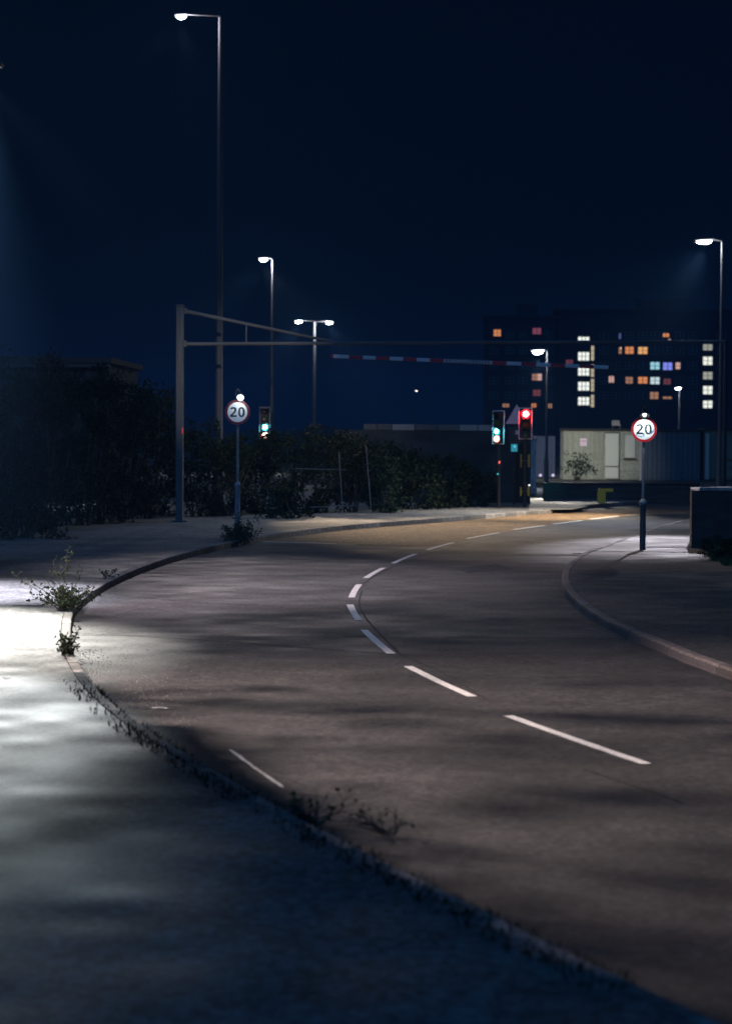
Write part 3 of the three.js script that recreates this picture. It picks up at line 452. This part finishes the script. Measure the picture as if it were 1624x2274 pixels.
// ---------------------------------------------------------------- traffic signals
const OFF = { red: std([0.05, 0.006, 0.006], 0.3), amber: std([0.05, 0.028, 0.005], 0.3), green: std([0.006, 0.04, 0.03], 0.3) };
const ON = { red: glow([9, 0.03, 0.06]), green: glow([0.02, 2.2, 2.9]), core: glow([60, 26, 24]), coreGreen: glow([16, 40, 44]), disc: glow([9, 5.4, 4.0]) };
function signal(label, px, D, topPy, botPy, lit, o = {}) {
  const x = X(px, D), t = thing('traffic_signal', label, 'traffic light', [x, 0, -D], o.turn ?? 0), y1 = Y(topPy, px, D), y0 = Y(botPy, px, D), h = y1 - y0, w = o.w ?? h * 0.42, n = o.disc ? 4 : 3, st = h / (n + 0.35);
  part('pole', cyl(0.062, 0.057, y0 + h * 0.8, 14), o.pole ?? M.dark, t);
  const bd = part('backing_board', rbox(w, h, 0.025, 0.01, 0, y0 + h / 2, 0.06), M.dark, t);
  part('white_border', [box(0.035, h, 0.012, -w / 2 + 0.018, y0 + h / 2, 0.079), box(0.035, h, 0.012, w / 2 - 0.018, y0 + h / 2, 0.079), box(w - 0.07, 0.035, 0.012, 0, y1 - 0.018, 0.079), box(w - 0.07, 0.035, 0.012, 0, y0 + 0.018, 0.079)], std([1, 0.86, 0.86].map((q) => q * (o.border ?? 0.6)), 0.7), bd);
  part('housing', rbox(w * 0.56, h * 0.9, 0.16, 0.03, 0, y0 + h / 2, 0.14), M.dark, t);
  ['red', 'amber', 'green', 'disc'].slice(0, n).forEach((c, i) => {
    const y = y1 - st * (i + 0.67), r = o.lensR ?? 0.11, on = lit === c || c === 'disc';
    part('signal_lens', new THREE.SphereGeometry(r, 20, 8, 0, Math.PI * 2, 0, Math.PI / 2).scale(1, 0.3, 1).rotateX(Math.PI / 2).translate(0, y, 0.215), on ? ON[c] : OFF[c], t);
    if (on && c !== 'disc') part('bright_core', new THREE.SphereGeometry(r * 0.62, 16, 8, 0, Math.PI * 2, 0, Math.PI / 2).scale(1, 0.3, 1).rotateX(Math.PI / 2).translate(0, y, 0.250), c === 'red' ? ON.core : ON.coreGreen, t);
    if (c === 'disc') part('red_ring', new THREE.TorusGeometry(r, 0.02, 8, 28).translate(0, y, 0.225), glow([1.2, 0.12, 0.06]), t);
    else part('visor', new THREE.CylinderGeometry(r + 0.02, r + 0.015, 0.2, 18, 1, true, Math.PI * 0.62, Math.PI * 0.76 * 2 / 2 * 1.0).rotateX(Math.PI / 2).rotateZ(0).translate(0, y, 0.31), new THREE.MeshStandardMaterial({ color: 0x050505, roughness: 0.6, side: THREE.DoubleSide }), t);
  });
  const where = (c) => V(0, y1 - st * (['red', 'amber', 'green', 'disc'].indexOf(c) + 0.67), 0.46).applyAxisAngle(V(0, 1, 0), o.turn ?? 0).add(t.position);
  return { t, where, y0, y1 };
}
{
  const b = signal('traffic signal showing red, with a pale bordered board on a black pole', 1164.5, 94, 905, 975, 'red', { lensR: 0.165, w: 0.53 });
  lamp('red_signal_glow', b.where('red'), L.red, [1, 0.05, 0.06], 5);
  for (const [py, h, m] of [[1023, 0.5, 0.6], [1091, 0.34, 1]]) part('push_button_box', [rbox(0.06, h, 0.14, 0.015, -0.15, Y(py, 1165, 94), 0.0), rbox(0.08, h, 0.14, 0.015, 0.15, Y(py, 1165, 94), 0.0), rbox(0.3, 0.05, 0.05, 0.01, 0, Y(py, 1165, 94), -0.05)], std([0.5 * m, 0.3 * m, 0.02], 0.6), b.t);
  part('indicator_lamp', new THREE.SphereGeometry(0.035, 10, 8).translate(0.17, Y(1077, 1170, 94), 0.09), glow([1.6, 1.5, 1.3]), b.t);
  const a = signal('traffic signal showing green over a white lit disc, left of the red one', 1107, 93, 911, 986, 'green', { turn: -0.5, disc: true, w: 0.5, lensR: 0.12 });
  lamp('green_signal_glow', a.where('green'), L.green, [0.1, 0.85, 1.0], 5);
  part('push_button', rbox(0.14, 0.3, 0.1, 0.02, 0.08, Y(1030, 1107, 93), 0.1), M.dark, a.t); part('wait_lamp', new THREE.SphereGeometry(0.035, 10, 8).scale(0.7, 1.3, 0.6).translate(0.09, Y(1026, 1107, 93), 0.16), glow([3.5, 0.25, 0.2]), a.t); part('tactile_lamp', new THREE.SphereGeometry(0.035, 10, 8).translate(0.03, Y(1052, 1107, 93), 0.16), glow([0.05, 0.5, 0.6]), a.t);
  const c = signal('traffic signal showing green above a white lit disc, seen through the bushes', 587, 97, 903, 977, 'green', { disc: true, w: 0.45, lensR: 0.13, turn: 0.1, border: 0.2 });
  lamp('far_green_signal_glow', c.where('green'), L.green, [0.1, 0.85, 1.0], 5);
  // far side crossing signal with a triangle sign above it
  const D = 97, t = thing('crossing_signal', 'crossing signal with a teal lit square under a pale triangle sign', 'crossing signal', [X(1141, D), 0, -D]), y = (py) => Y(py, 1141, D);
  part('pole', cyl(0.05, 0.045, y(925), 12), M.dark, t);
  const tri = new THREE.Shape([[-0.42, 0], [0.42, 0], [0, 0.74]].map(([u, v]) => new THREE.Vector2(u, v))); part('triangle_sign', new THREE.ExtrudeGeometry(tri, { depth: 0.02, bevelEnabled: true, bevelSize: 0.02, bevelThickness: 0.005, bevelSegments: 2 }).translate(0.08, y(940), 0.05), std([0.62, 0.40, 0.44], 0.5), t);
  part('triangle_centre', new THREE.ExtrudeGeometry(tri, { depth: 0.01, bevelEnabled: false }).scale(0.5, 0.5, 1).translate(0.08, y(940) + 0.12, 0.08), std([0.5, 0.42, 0.42], 0.5), t);
  part('housing', rbox(0.5, y(948) - y(985), 0.22, 0.03, 0.02, (y(948) + y(985)) / 2, 0.12), M.dark, t); part('small_notice', box(0.13, 0.16, 0.02, 0.08, y(960), 0.245), std([0.4, 0.37, 0.37], 0.6), t);
  part('signal_box', rbox(0.3, 0.36, 0.14, 0.02, -0.02, y(994), 0.1), M.dark, t); part('lit_square', box(0.25, 0.3, 0.02, -0.02, y(994), 0.178), glow([0.02, 0.22, 0.3]), t); part('lit_spot', new THREE.SphereGeometry(0.04, 10, 8).translate(0.0, y(991), 0.18), glow([0.15, 0.7, 0.85]), t);
  // green crossing light that faces away, behind the red signal
  const D2 = 99, s = thing('crossing_lamp', 'crossing lamp turned away behind the red signal', 'crossing signal', [X(1167, D2), 0, -D2], Math.PI);
  part('pole', cyl(0.045, 0.045, 2.6, 12), M.dark, s); part('housing', rbox(0.26, 0.5, 0.2, 0.03, 0, 2.45, 0.06), M.dark, s); part('signal_lens', new THREE.SphereGeometry(0.09, 14, 8).scale(1, 1, 0.4).translate(0, 2.4, 0.16), ON.green, s);
  spot('crossing_lamp_beam', V(X(1167, D2), 2.4, -D2 - 0.5), V(X(1181, 115), 1.1, -115), 30, 0.5, 0.7, [0.04, 0.8, 0.85], 4);
}

// ---------------------------------------------------------------- walls and fences
{
  const D = 99, x0 = X(742, D), x1 = X(1149, D), h = Y(955, 950, D), t = thing('boundary_wall', 'long dark wall with a pale worn coping behind the middle bushes', 'wall', [(x0 + x1) / 2, 0, -D]);
  part('wall_body', box(x1 - x0, h, 0.35, 0, h / 2, 0), M.wall, t);
  let x = X(806, D) - (x0 + x1) / 2; const end = X(1092, D) - (x0 + x1) / 2;
  while (x < end) { const w = Math.min(rr(0.5, 0.95), end - x); part('coping_stone', rbox(Math.max(0.1, w - 0.03), 0.24, 0.46, 0.02, x + w / 2, h + 0.122 + rr(-0.02, 0.01), 0), std([1, 0.95, 0.92].map(((q) => (c) => c * q)(rr(0.06, 0.24))), 0.9), t); x += w; }
  part('end_pier', box(0.5, h + 0.1, 0.55, (x1 - x0) / 2 + 0.25, (h + 0.1) / 2, 0), M.wall, t);
  // leaning frame fence before the bushes
  const D2 = 83.5, f = thing('frame_fence', 'thin leaning metal fence frame among the middle bushes', 'fence', [X(740, D2), 0, -D2]), q = (px, py, dz = 0) => P(px, py, D2).sub(V(X(740, D2), 0, -D2 + dz));
  const thin = std([0.22, 0.20, 0.22], 0.5, 0.4);
  for (const [a, b] of [[[663, 1070], [666, 1150]], [[752, 1003], [761, 1148]], [[812, 990], [824, 1142]]]) part('fence_post', bar(q(...a), q(...b), 0.016, 6), thin, f);
  part('rail', bar(q(664, 1127), q(802, 1121.5, -0.03), 0.014, 6), thin, f); part('rail', bar(q(655, 1040), q(770, 1043, -0.03), 0.01, 6), thin, f);
}
{
  const D = 104, x0 = X(-160, D), x1 = X(236, D), h = Y(806, 100, D), t = thing('industrial_shed', 'dark ribbed metal shed behind the left bushes', 'shed', [(x0 + x1) / 2, 0, -D]);
  part('wall', box(x1 - x0, h, 14, 0, h / 2, -7.1), M.block, t); const w = part('ribbed_cladding', ribWall(x1 - x0 - 0.05, h - 0.1, 0.32, 0.05), std([0.012, 0.014, 0.018], 1), t); w.position.set(0, 0.05, -0.06);
  part('roof', box(x1 - x0 + 0.5, 0.25, 14.6, 0, h + 0.13, -7.1), M.roof, t); part('gutter', box(x1 - x0 + 0.3, 0.14, 0.16, 0, h - 0.1, 0.12), M.dark, t);
}
{ // dark wall at the right edge with a pale slab on top
  const a = G(1533, 1217, 0.04), h = Y(1089, 1533, -a.z) - 0.04, t = thing('corner_wall', 'dark block wall with a pale coping slab at the right edge', 'wall', [a.x, 0.04, a.z], -0.12);
  part('wall_body', box(4.4, h, 0.5, 2.2, h / 2, -0.25), M.brick, t); part('return_wall', box(0.45, h, 3.2, 0.225, h / 2, -2.1), M.brick, t);
  part('coping_slab', new THREE.ExtrudeGeometry(new THREE.Shape([[0.22, 0], [4.4, 0.06], [4.4, 5.2], [3.4, 5.0]].map(([u, v]) => new THREE.Vector2(u, v))), { depth: 0.07, bevelEnabled: true, bevelSize: 0.01, bevelThickness: 0.01, bevelSegments: 1 }).rotateX(-Math.PI / 2).translate(0, h + 0.012, 0.05), M.coping, t);
}

// ---------------------------------------------------------------- plants
function leafGeo(list, colors) {                                           // folded diamonds: [position, direction, side, length, width]
  const n = list.length, pos = new Float32Array(n * 18), col = new Float32Array(n * 18); let k = 0;
  list.forEach(([p, d, s, l, w], i) => {
    const a = p, c = p.clone().addScaledVector(d, l), m = p.clone().addScaledVector(d, l * 0.45), up = d.clone().cross(s).multiplyScalar(w * 0.22), b = m.clone().addScaledVector(s, w / 2).add(up), e = m.clone().addScaledVector(s, -w / 2).add(up), cc = colors(p, i);
    for (const v of [a, b, c, a, c, e]) { pos[k] = v.x; pos[k + 1] = v.y; pos[k + 2] = v.z; col[k] = cc[0]; col[k + 1] = cc[1]; col[k + 2] = cc[2]; k += 3; }
  });
  const g = new THREE.BufferGeometry(); g.setAttribute('position', new THREE.BufferAttribute(pos, 3)); g.setAttribute('color', new THREE.BufferAttribute(col, 3)); g.setAttribute('uv', new THREE.BufferAttribute(new Float32Array(n * 12), 2)); g.computeVertexNormals(); return g;
}
const rdir = (upness = 0) => { const v = V(rr(-1, 1), rr(-1, 1) + upness, rr(-1, 1)); return v.lengthSq() < 0.01 ? V(0, 1, 0) : v.normalize(); };
const sideOf = (d) => { const s = d.clone().cross(rdir()).normalize(); return s.lengthSq() < 0.5 ? V(1, 0, 0) : s; };
const greens = (k) => { const a = rr(0.5, 1.3) * k, y = rnd() < 0.06 ? 1.8 : 1; return [0.013 * a * y, 0.021 * a * y, 0.010 * a]; };
const FOL = new THREE.MeshPhysicalMaterial({ color: 0xffffff, roughness: 0.95, specularIntensity: 0.15, side: THREE.DoubleSide, vertexColors: true });
function bush(name, label, category, x, D, w, h, o = {}) {
  const t = thing(name, label, category, [x, o.y ?? 0.1, -D], 0, o.group), leaves = [], stems = [], n = o.n ?? 2600, size = o.size ?? 0.13, clumps = o.clumps ?? 34, dp = o.depth ?? w * 0.8, base = o.base ?? 0.0;
  for (let c = 0; c < clumps; c++) {
    const a = rr(0, Math.PI * 2), u = Math.sqrt(rnd()), yy = base + (1 - base) * Math.pow(rnd(), 0.75), taper = o.columnar ? 1 : 1 - 0.55 * Math.pow(yy, 2.2), cp = V(Math.cos(a) * u * w / 2 * taper, yy * h * rr(0.86, 1.0), Math.sin(a) * u * dp / 2 * taper), cr = rr(0.14, 0.3) * Math.min(w, h) * (o.clump ?? 1);
    if (c % 3 === 0) stems.push(bar(V(rr(-0.1, 0.1) * w, 0, rr(-0.1, 0.1) * dp), cp, 0.03, 5, 0.008));
    const tone = rr(0.55, 1.25) * (o.tone ?? 1);
    for (let k = 0; k < n / clumps; k++) { const q = rdir().multiplyScalar(cr * Math.pow(rnd(), 0.45)).multiply(V(1, 0.8, 1)).add(cp); if (q.y < 0.01) q.y = rr(0.02, 0.3); const d = rdir(0.2), g = greens(tone); leaves.push([q, d, sideOf(d), size * rr(0.6, 1.3), size * rr(0.4, 0.7), g]); }
  }
  part('foliage', leafGeo(leaves, (p, i) => leaves[i][5]), FOL, t); if (stems.length) part('stems', stems, M.stem, t); return t;
}
const LB = 'dark leafy bush in the thick hedge behind the left footway', LBG = 'bushes of the hedge behind the left footway';
for (const [px, D, w, h, n] of [[-70, 68, 2.4, 4.6], [25, 70.5, 2.4, 5.0], [110, 73, 2.3, 4.7], [185, 75.5, 2.3, 5.1], [262, 78, 2.2, 4.8], [335, 81, 2.3, 4.3], [60, 78, 3.2, 5.6], [300, 85, 3.2, 5.2]]) bush('hedge_bush', LB, 'bush', X(px, D), D, w, h, { group: LBG, n: 3400, clumps: 44, clump: 0.8, size: 0.15, columnar: true, depth: 2.2 });
bush('low_bush', 'low pale leaved bush at the left edge of the footway', 'bush', X(60, 67), 67, 2.6, 1.5, { tone: 1.5, n: 2200 });
bush('pale_bush', 'tall thin bush with paler leaves left of the gantry post', 'bush', X(225, 76.5), 76.5, 1.1, 3.3, { tone: 1.9, n: 1800, columnar: true });  // leaf tone set lighter than the hedge bushes
const MB = 'dark leafy bush in the overgrown strip right of the gantry post', MBG = 'bushes of the overgrown strip in the middle';
for (const [px, D, w, h] of [[352, 84, 2.2, 3.4], [440, 83, 2.2, 3.2], [508, 84, 2.2, 2.9], [575, 86, 2.0, 2.5], [640, 87, 2.4, 3.1], [712, 87, 2.4, 3.0], [780, 88, 2.2, 2.7], [848, 90, 2.2, 2.6], [915, 91, 2.2, 2.3], [980, 93, 2.0, 2.0], [1045, 95, 1.8, 1.7]]) bush('strip_bush', MB, 'bush', X(px, D), D, w, h, { group: MBG, n: 2800, clumps: 36, clump: 0.85, size: 0.14, columnar: true, depth: 2 });
bush('green_bush', 'bush with greener leaves before the dark wall', 'bush', X(855, 87.5), 87.5, 1.7, 2.2, { tone: 2.0, n: 1800 });
bush('ivy_mound', 'low pale mound of ivy right of the left speed sign', 'ivy', X(640, 82), 82, 1.6, 1.0, { tone: 2.0, n: 1500 });
bush('yard_shrub', 'thin twiggy shrub before the pale cabin', 'shrub', X(1278, 139), 139, 2.4, 1.5, { tone: 1.2, n: 420, size: 0.17, y: 0.1, clump: 1.5, clumps: 24, base: 0.1 });
bush('verge_bush', 'dark green bush at the foot of the corner wall', 'bush', X(1604, 59), 59, 1.5, 0.55, { tone: 1.5, n: 3000, size: 0.05, clump: 0.9 });
{ // off to the right behind the camera's left: the street tree whose leaves dapple the road
  const t = thing('street_tree', 'street tree beside the near street lamp outside the picture', 'tree', [-8.2, 0, -26.5]), leaves = [];
  part('trunk', [bar(V(0, 0, 0), V(0.1, 3.2, 0), 0.16, 10, 0.11), bar(V(0.1, 3.2, 0), V(-1.4, 6, -0.3), 0.09, 8, 0.03), bar(V(0.1, 3.2, 0), V(1.0, 6.2, 0.4), 0.08, 8, 0.03), bar(V(0.1, 3.0, 0), V(-2.6, 5.2, 0.2), 0.06, 8, 0.02)], M.stem, t);
  for (let c = 0; c < 120; c++) { const cp = V(rr(-1.8, 1.8), rr(5.0, 10.4), rr(-5, 5)), cr = rr(0.12, 0.34); for (let k = 0; k < 12; k++) { const d = rdir(); leaves.push([rdir().multiplyScalar(cr * Math.pow(rnd(), 0.5)).multiply(V(1.3, 0.8, 1)).add(cp), d, sideOf(d), 0.2, 0.15]); } }
  part('crown', leafGeo(leaves, () => greens(1)), FOL, t);
}
const LEAF = new THREE.MeshPhysicalMaterial({ color: 0xffffff, roughness: 0.8, specularIntensity: 0.4, side: THREE.DoubleSide, vertexColors: true, });
function weed(name, label, at, stems, o = {}) {                            // stems: [dx, dy, dz of the tip, leaves, leaf size]
  const t = thing(name, label, 'weed', at), st = [], leaves = [];
  for (const [x, y, z, n, size, droop = 0] of stems) {
    const root = V(rr(-0.08, 0.08), 0, rr(-0.12, 0.12)), tip = V(x, y, z), mid = root.clone().lerp(tip, 0.5).add(V(0, droop, 0)), c = new THREE.QuadraticBezierCurve3(root, mid, tip), pts = c.getPoints(6);
    for (let k = 0; k < 6; k++) st.push(bar(pts[k], pts[k + 1], 0.008 * (1 - k / 9) * (o.thick ?? 1), 5, 0.008 * (1 - (k + 1) / 9) * (o.thick ?? 1)));
    for (let k = 0; k < n; k++) { const u = 1 - Math.pow(rnd(), 1.0) * (o.low ?? 0.45), q = c.getPoint(u), d = rdir(0.25), tw = rr(0.02, 0.12) * (o.bushy ?? 1), e = q.clone().addScaledVector(d, tw); st.push(bar(q, e, 0.003, 4)); for (let j = 0; j < 3; j++) { const f = rdir(0.3).add(d).normalize(), b = rr(0.5, 1.5); leaves.push([e, f, sideOf(f), size * rr(0.6, 1.2), size * rr(0.45, 0.7), [0.035 * b, 0.06 * b, 0.016 * b]]); } }
  }
  part('stems', st, M.stem, t); part('leaves', leafGeo(leaves, (p, i) => leaves[i][5]), LEAF, t); return t;
}
{
  const s = []; const p = G(143, 1355, KH); p.x -= 0.02;
  s.push([0.08, 1.04, 0, 26, 0.055], [-0.20, 0.84, -0.2, 18, 0.05], [0.36, 0.72, 0.1, 12, 0.045], [-0.66, 0.52, 0.2, 9, 0.06, 0.16], [-0.95, 0.62, -0.3, 9, 0.05, 0.05], [-0.48, 0.22, 0.4, 14, 0.06, 0.08], [-0.24, 0.62, -0.3, 9, 0.045], [0.5, 0.42, -0.2, 22, 0.05], [0.62, 0.28, 0.1, 20, 0.05], [-0.30, 0.62, 0.3, 8, 0.05], [0.3, 0.35, 0.5, 22, 0.05]);
  for (let k = 0; k < 22; k++) s.push([rr(-0.42, 0.5), rr(0.08, 0.36), rr(-0.9, 0.9), 20, 0.05, 0.05]);
  weed('kerb_weed', 'tall straggling weed with leafy stems on the left kerb', p, s, { low: 0.7 });
  const q = G(150, 1452, KH), t2 = []; for (let k = 0; k < 16; k++) t2.push([rr(-0.14, 0.14), rr(0.1, 0.34), rr(-0.5, 0.6), 12, 0.045, 0.03]);
  weed('grass_clump', 'dense green tuft over the kerb below the tall weed', q, t2, { low: 0.9, bushy: 0.7 });
  const a = G(532, 1203, 0.1), t3 = [[-0.5, 0.5, 0, 34, 0.06], [-0.3, 0.35, 0.1, 34, 0.06], [0.55, 0.75, 0, 24, 0.06], [0.0, 0.72, 0.2, 34, 0.06], [0.3, 0.5, 0, 34, 0.06], [-0.08, 0.85, 0, 24, 0.06], [0.62, 0.3, 0.1, 24, 0.06]];
  for (let k = 0; k < 24; k++) t3.push([rr(-0.5, 0.6), rr(0.1, 0.5), rr(-0.4, 0.4), 22, 0.055, 0.04]);
  weed('sign_weed', 'leafy weed growing round the foot of the left speed sign', a, t3, { low: 0.75, bushy: 1.2 });
  weed('small_weed', 'small green weed on the kerb right of the tall weed', G(237, 1282, KH), [[-0.1, 0.1, 0, 10, 0.05], [0.1, 0.08, 0.1, 10, 0.05], [0.2, 0.12, -0.1, 12, 0.05], [0, 0.06, 0.2, 8, 0.05]], { low: 0.9 });
  const b = G(690, 1830, 0.05), t5 = []; for (let k = 0; k < 16; k++) t5.push([rr(-0.35, 0.5), rr(0.08, 0.28), rr(-0.4, 0.3), 3, 0.045, 0.04]);
  weed('near_weed', 'blurred dark weed beside the end of the thin white line', b, t5, { low: 0.8 });
  const c = G(860, 1850, 0.03), t6 = []; for (let k = 0; k < 12; k++) t6.push([rr(-0.5, 0.4), rr(0.06, 0.2), rr(-0.3, 0.3), 2, 0.04, 0.06]);
  weed('near_weed', 'blurred straggling weed in the near gutter, right of the other near weed', c, t6, { low: 0.8 });
}
{ // unseen hedge added to keep lamp light off the near footway
  const t = thing('shade_hedge', 'unseen hedge added to shade the near footway', 'hedge', [0, 0.1, 0]), pts = leftEdge.getPoints(400).filter((p) => -p.z > 16 && -p.z < 52), core = [], leaves = [];
  for (let k = 0; k + 8 < pts.length; k += 8) { const a = pts[k], b = pts[Math.min(pts.length - 1, k + 8)], d = b.clone().sub(a), n = V(d.z, 0, -d.x).normalize(), c = a.clone().lerp(b, 0.5).addScaledVector(n, 4.7), hh = 5.5 - 1.2 * smooth(24, 32, -a.z) + 1.2 * smooth(36, 42, -a.z) + 0.35 * Math.sin(k * 0.13); core.push(box(1.1, hh, d.length() * 1.15).rotateY(Math.atan2(d.x, d.z)).translate(c.x, hh / 2, c.z)); for (let q = 0; q < 260; q++) { const e = rdir(); leaves.push([V(c.x + rr(-0.8, 0.8), rnd() < 0.5 ? hh + rr(-0.2, 0.7) * rnd() : rr(0.1, hh), c.z + rr(-1, 1)), e, sideOf(e), 0.2, 0.13]); } }
  part('core', core, M.leafSolid, t); part('foliage', leafGeo(leaves, () => greens(1)), FOL, t);
}
{ // grass in the joint behind and in front of the near kerb
  const leaves = [], N = 1900; let guard = 0;
  while (leaves.length < N && guard++ < 20000) {
    const u = rr(0.07, 0.34), p = leftEdge.getPointAt(u), d = -p.z; if (d < 14 || d > 37) continue; const t = leftEdge.getTangentAt(u), n = V(t.z, 0, -t.x), dense = fbm(d * 0.9, 3, 3); if (rnd() > smooth(0.30, 0.55, dense) + 0.16) continue;
    const o = rnd() < 0.55 ? rr(-0.14, 0.04) : rr(0.1, 0.36), q = p.clone().addScaledVector(n, o); q.y = o < 0 ? 0.004 : KH - 0.01;
    const dir = V(rr(-0.7, 0.7), 1, rr(-0.7, 0.7)).normalize(), g = rr(0.6, 1.4); leaves.push([q, dir, sideOf(dir), rr(0.03, 0.10), rr(0.010, 0.022), [0.014 * g, 0.020 * g, 0.009 * g]]);
  }
  const m = part('kerb_grass', leafGeo(leaves, (p, i) => leaves[i][5]), LEAF, scene); m.userData.kind = 'stuff'; m.userData.label = 'rough dark grass growing along the near left kerb'; m.userData.category = 'grass';
  const bank = []; for (let k = 0; k < 9000; k++) { const px = rr(1556, 1680), d = rr(56, 66), x = X(px, d); if (px < 1560 + 26 * vnoise(d * 1.3, 5) + (d < 58 ? 30 : 0)) continue; const dir = V(rr(-0.5, 0.5), 1, rr(-0.5, 0.5)).normalize(), g = rr(0.5, 1.3); bank.push([V(x, 0.03, -d), dir, sideOf(dir), rr(0.08, 0.26), 0.03, [0.03 * g, 0.075 * g, 0.025 * g]]); }
  const e = part('verge_grass', leafGeo(bank, (p, i) => bank[i][5]), LEAF, scene); e.userData.kind = 'stuff'; e.userData.label = 'dark green grass at the back of the right footway'; e.userData.category = 'grass';
  // pale grit washed into the gutter
  const grit = new THREE.InstancedMesh(new THREE.DodecahedronGeometry(1, 0), std([0.42, 0.4, 0.36], 0.9), 2600); grit.name = 'gutter_grit'; const mx = new THREE.Matrix4(); let k = 0;
  while (k < 2600) { const px = rr(150, 470), py = rr(1395, 1640), edge = 150 + Math.max(0, (py - 1480)) * 0.78, f = (px - edge) / 150; if (f < 0.04 || rnd() > Math.exp(-f * 3.0) * smooth(0.3, 0.6, fbm(px * 0.02, py * 0.06, 3)) * (py > 1440 ? 1 : 0.3)) continue; const p = G(px, py), r = rr(0.003, 0.008); mx.makeRotationFromEuler(new THREE.Euler(rnd() * 6, rnd() * 6, 0)).scale(V(r, r * 0.7, r)).setPosition(p.x, r * 0.3, p.z); grit.setMatrixAt(k++, mx); }
  grit.userData.kind = 'stuff'; grit.userData.label = 'pale grit washed along the left gutter'; grit.userData.category = 'grit'; scene.add(grit);
}
// ---------------------------------------------------------------- small things on the ground
{
  const leafShape = (s) => { const g = new THREE.PlaneGeometry(s, s * 0.7, 4, 3).rotateX(-Math.PI / 2), a = g.attributes.position; for (let k = 0; k < a.count; k++) { const x = a.getX(k) / s, z = a.getZ(k) / s; a.setXYZ(k, x * s, s * (0.25 * x * x + 0.3 * z * z), z * s * (1 - 2.4 * x * x)); } g.computeVertexNormals(); return g; };
  for (const [px, py, h, s, c, label] of [[126, 1196, KH, 0.16, [0.30, 0.15, 0.06], 'orange fallen leaf at the foot of the left hedge'], [174, 1208, KH, 0.15, [0.42, 0.20, 0.06], 'brighter orange fallen leaf right of the other orange leaf'], [10, 1210, KH, 0.18, [0.20, 0.03, 0.04], 'dark red fallen leaf by the hedge at the left edge'], [18, 1506, KH, 0.10, [0.22, 0.05, 0.04], 'red fallen leaf on the brightest part of the left footway'], [1000, 2029, 0.03, 0.09, [0.30, 0.13, 0.03], 'blurred orange leaf in the near gutter'], [57, 1334, KH, 0.1, [0.05, 0.04, 0.035], 'dark fallen leaf on the footway left of the tall weed']]) {
    const p = G(px, py, h), l = thing('fallen_leaf', label, 'leaf', p, rr(0, 6)); part('blade', leafShape(s), std(c, 0.7, 0, { side: THREE.DoubleSide }), l); part('leaf_stalk', bar(V(s * 0.4, 0.01, 0), V(s * 0.75, 0.012, 0.01), 0.004, 5), M.stem, l);
  }
  const tw = thing('twig', 'thin twig lying on the left footway below the tall weed', 'twig', G(60, 1345, KH)); part('stick', [bar(V(-0.25, 0.01, 0), V(0.1, 0.014, 0.03), 0.004, 6), bar(V(0.1, 0.014, 0.03), V(0.3, 0.01, -0.02), 0.003, 6)], M.stem, tw);
  const gp = G(1300, 1229), gl = thing('drain_grating', 'small dark drain grating in the right gutter', 'drain', [gp.x - 0.05, 0.006, gp.z], 0.6);
  part('frame', [box(0.46, 0.012, 0.03, 0, 0, -0.2), box(0.46, 0.012, 0.03, 0, 0, 0.2), box(0.03, 0.012, 0.37, -0.215, 0, 0), box(0.03, 0.012, 0.37, 0.215, 0, 0)], M.dark, gl); for (let k = 0; k < 6; k++) part('grate_bar', box(0.03, 0.01, 0.37, -0.16 + k * 0.064, -0.001, 0), M.dark, gl);
  // blister paving by the right sign
  const a = G(1478, 1215, 0.04), tp = new THREE.Group(); tp.name = 'tactile_paving'; tp.userData.kind = 'structure'; tp.position.set(a.x, 0.042, a.z); scene.add(tp);
  for (let i = 0; i < 3; i++) for (let j = 0; j < 2; j++) part('paving_slab', rbox(0.395, 0.012, 0.395, 0.004, (i - 1) * 0.4, 0, (j - 0.5) * 0.4), std([0.2, 0.19, 0.18], 0.85), tp);
  const bl = new THREE.InstancedMesh(new THREE.SphereGeometry(0.024, 8, 5, 0, Math.PI * 2, 0, Math.PI / 2).scale(1, 0.4, 1), std([0.24, 0.23, 0.22], 0.7), 18 * 12); bl.name = 'blisters'; bl.userData.kind = 'stuff'; const mx = new THREE.Matrix4(); let k = 0;
  for (let i = 0; i < 18; i++) for (let j = 0; j < 12; j++) bl.setMatrixAt(k++, mx.makeTranslation(-0.57 + i * 0.067, 0.006, -0.37 + j * 0.067)); tp.add(bl);
  // pale concrete apron past the signals
  struct('concrete_apron', shapeXZ([[1168, 1127], [1172, 1118], [1230, 1117.5], [1304, 1124], [1270, 1131], [1215, 1131]].map(([u, v]) => G(u, v, KH)), KH + 0.004), M.slab);
}
scene.traverse((o) => { if (o.isMesh || o.isInstancedMesh) o.castShadow = o.receiveShadow = true; });
renderer.render(scene, camera);
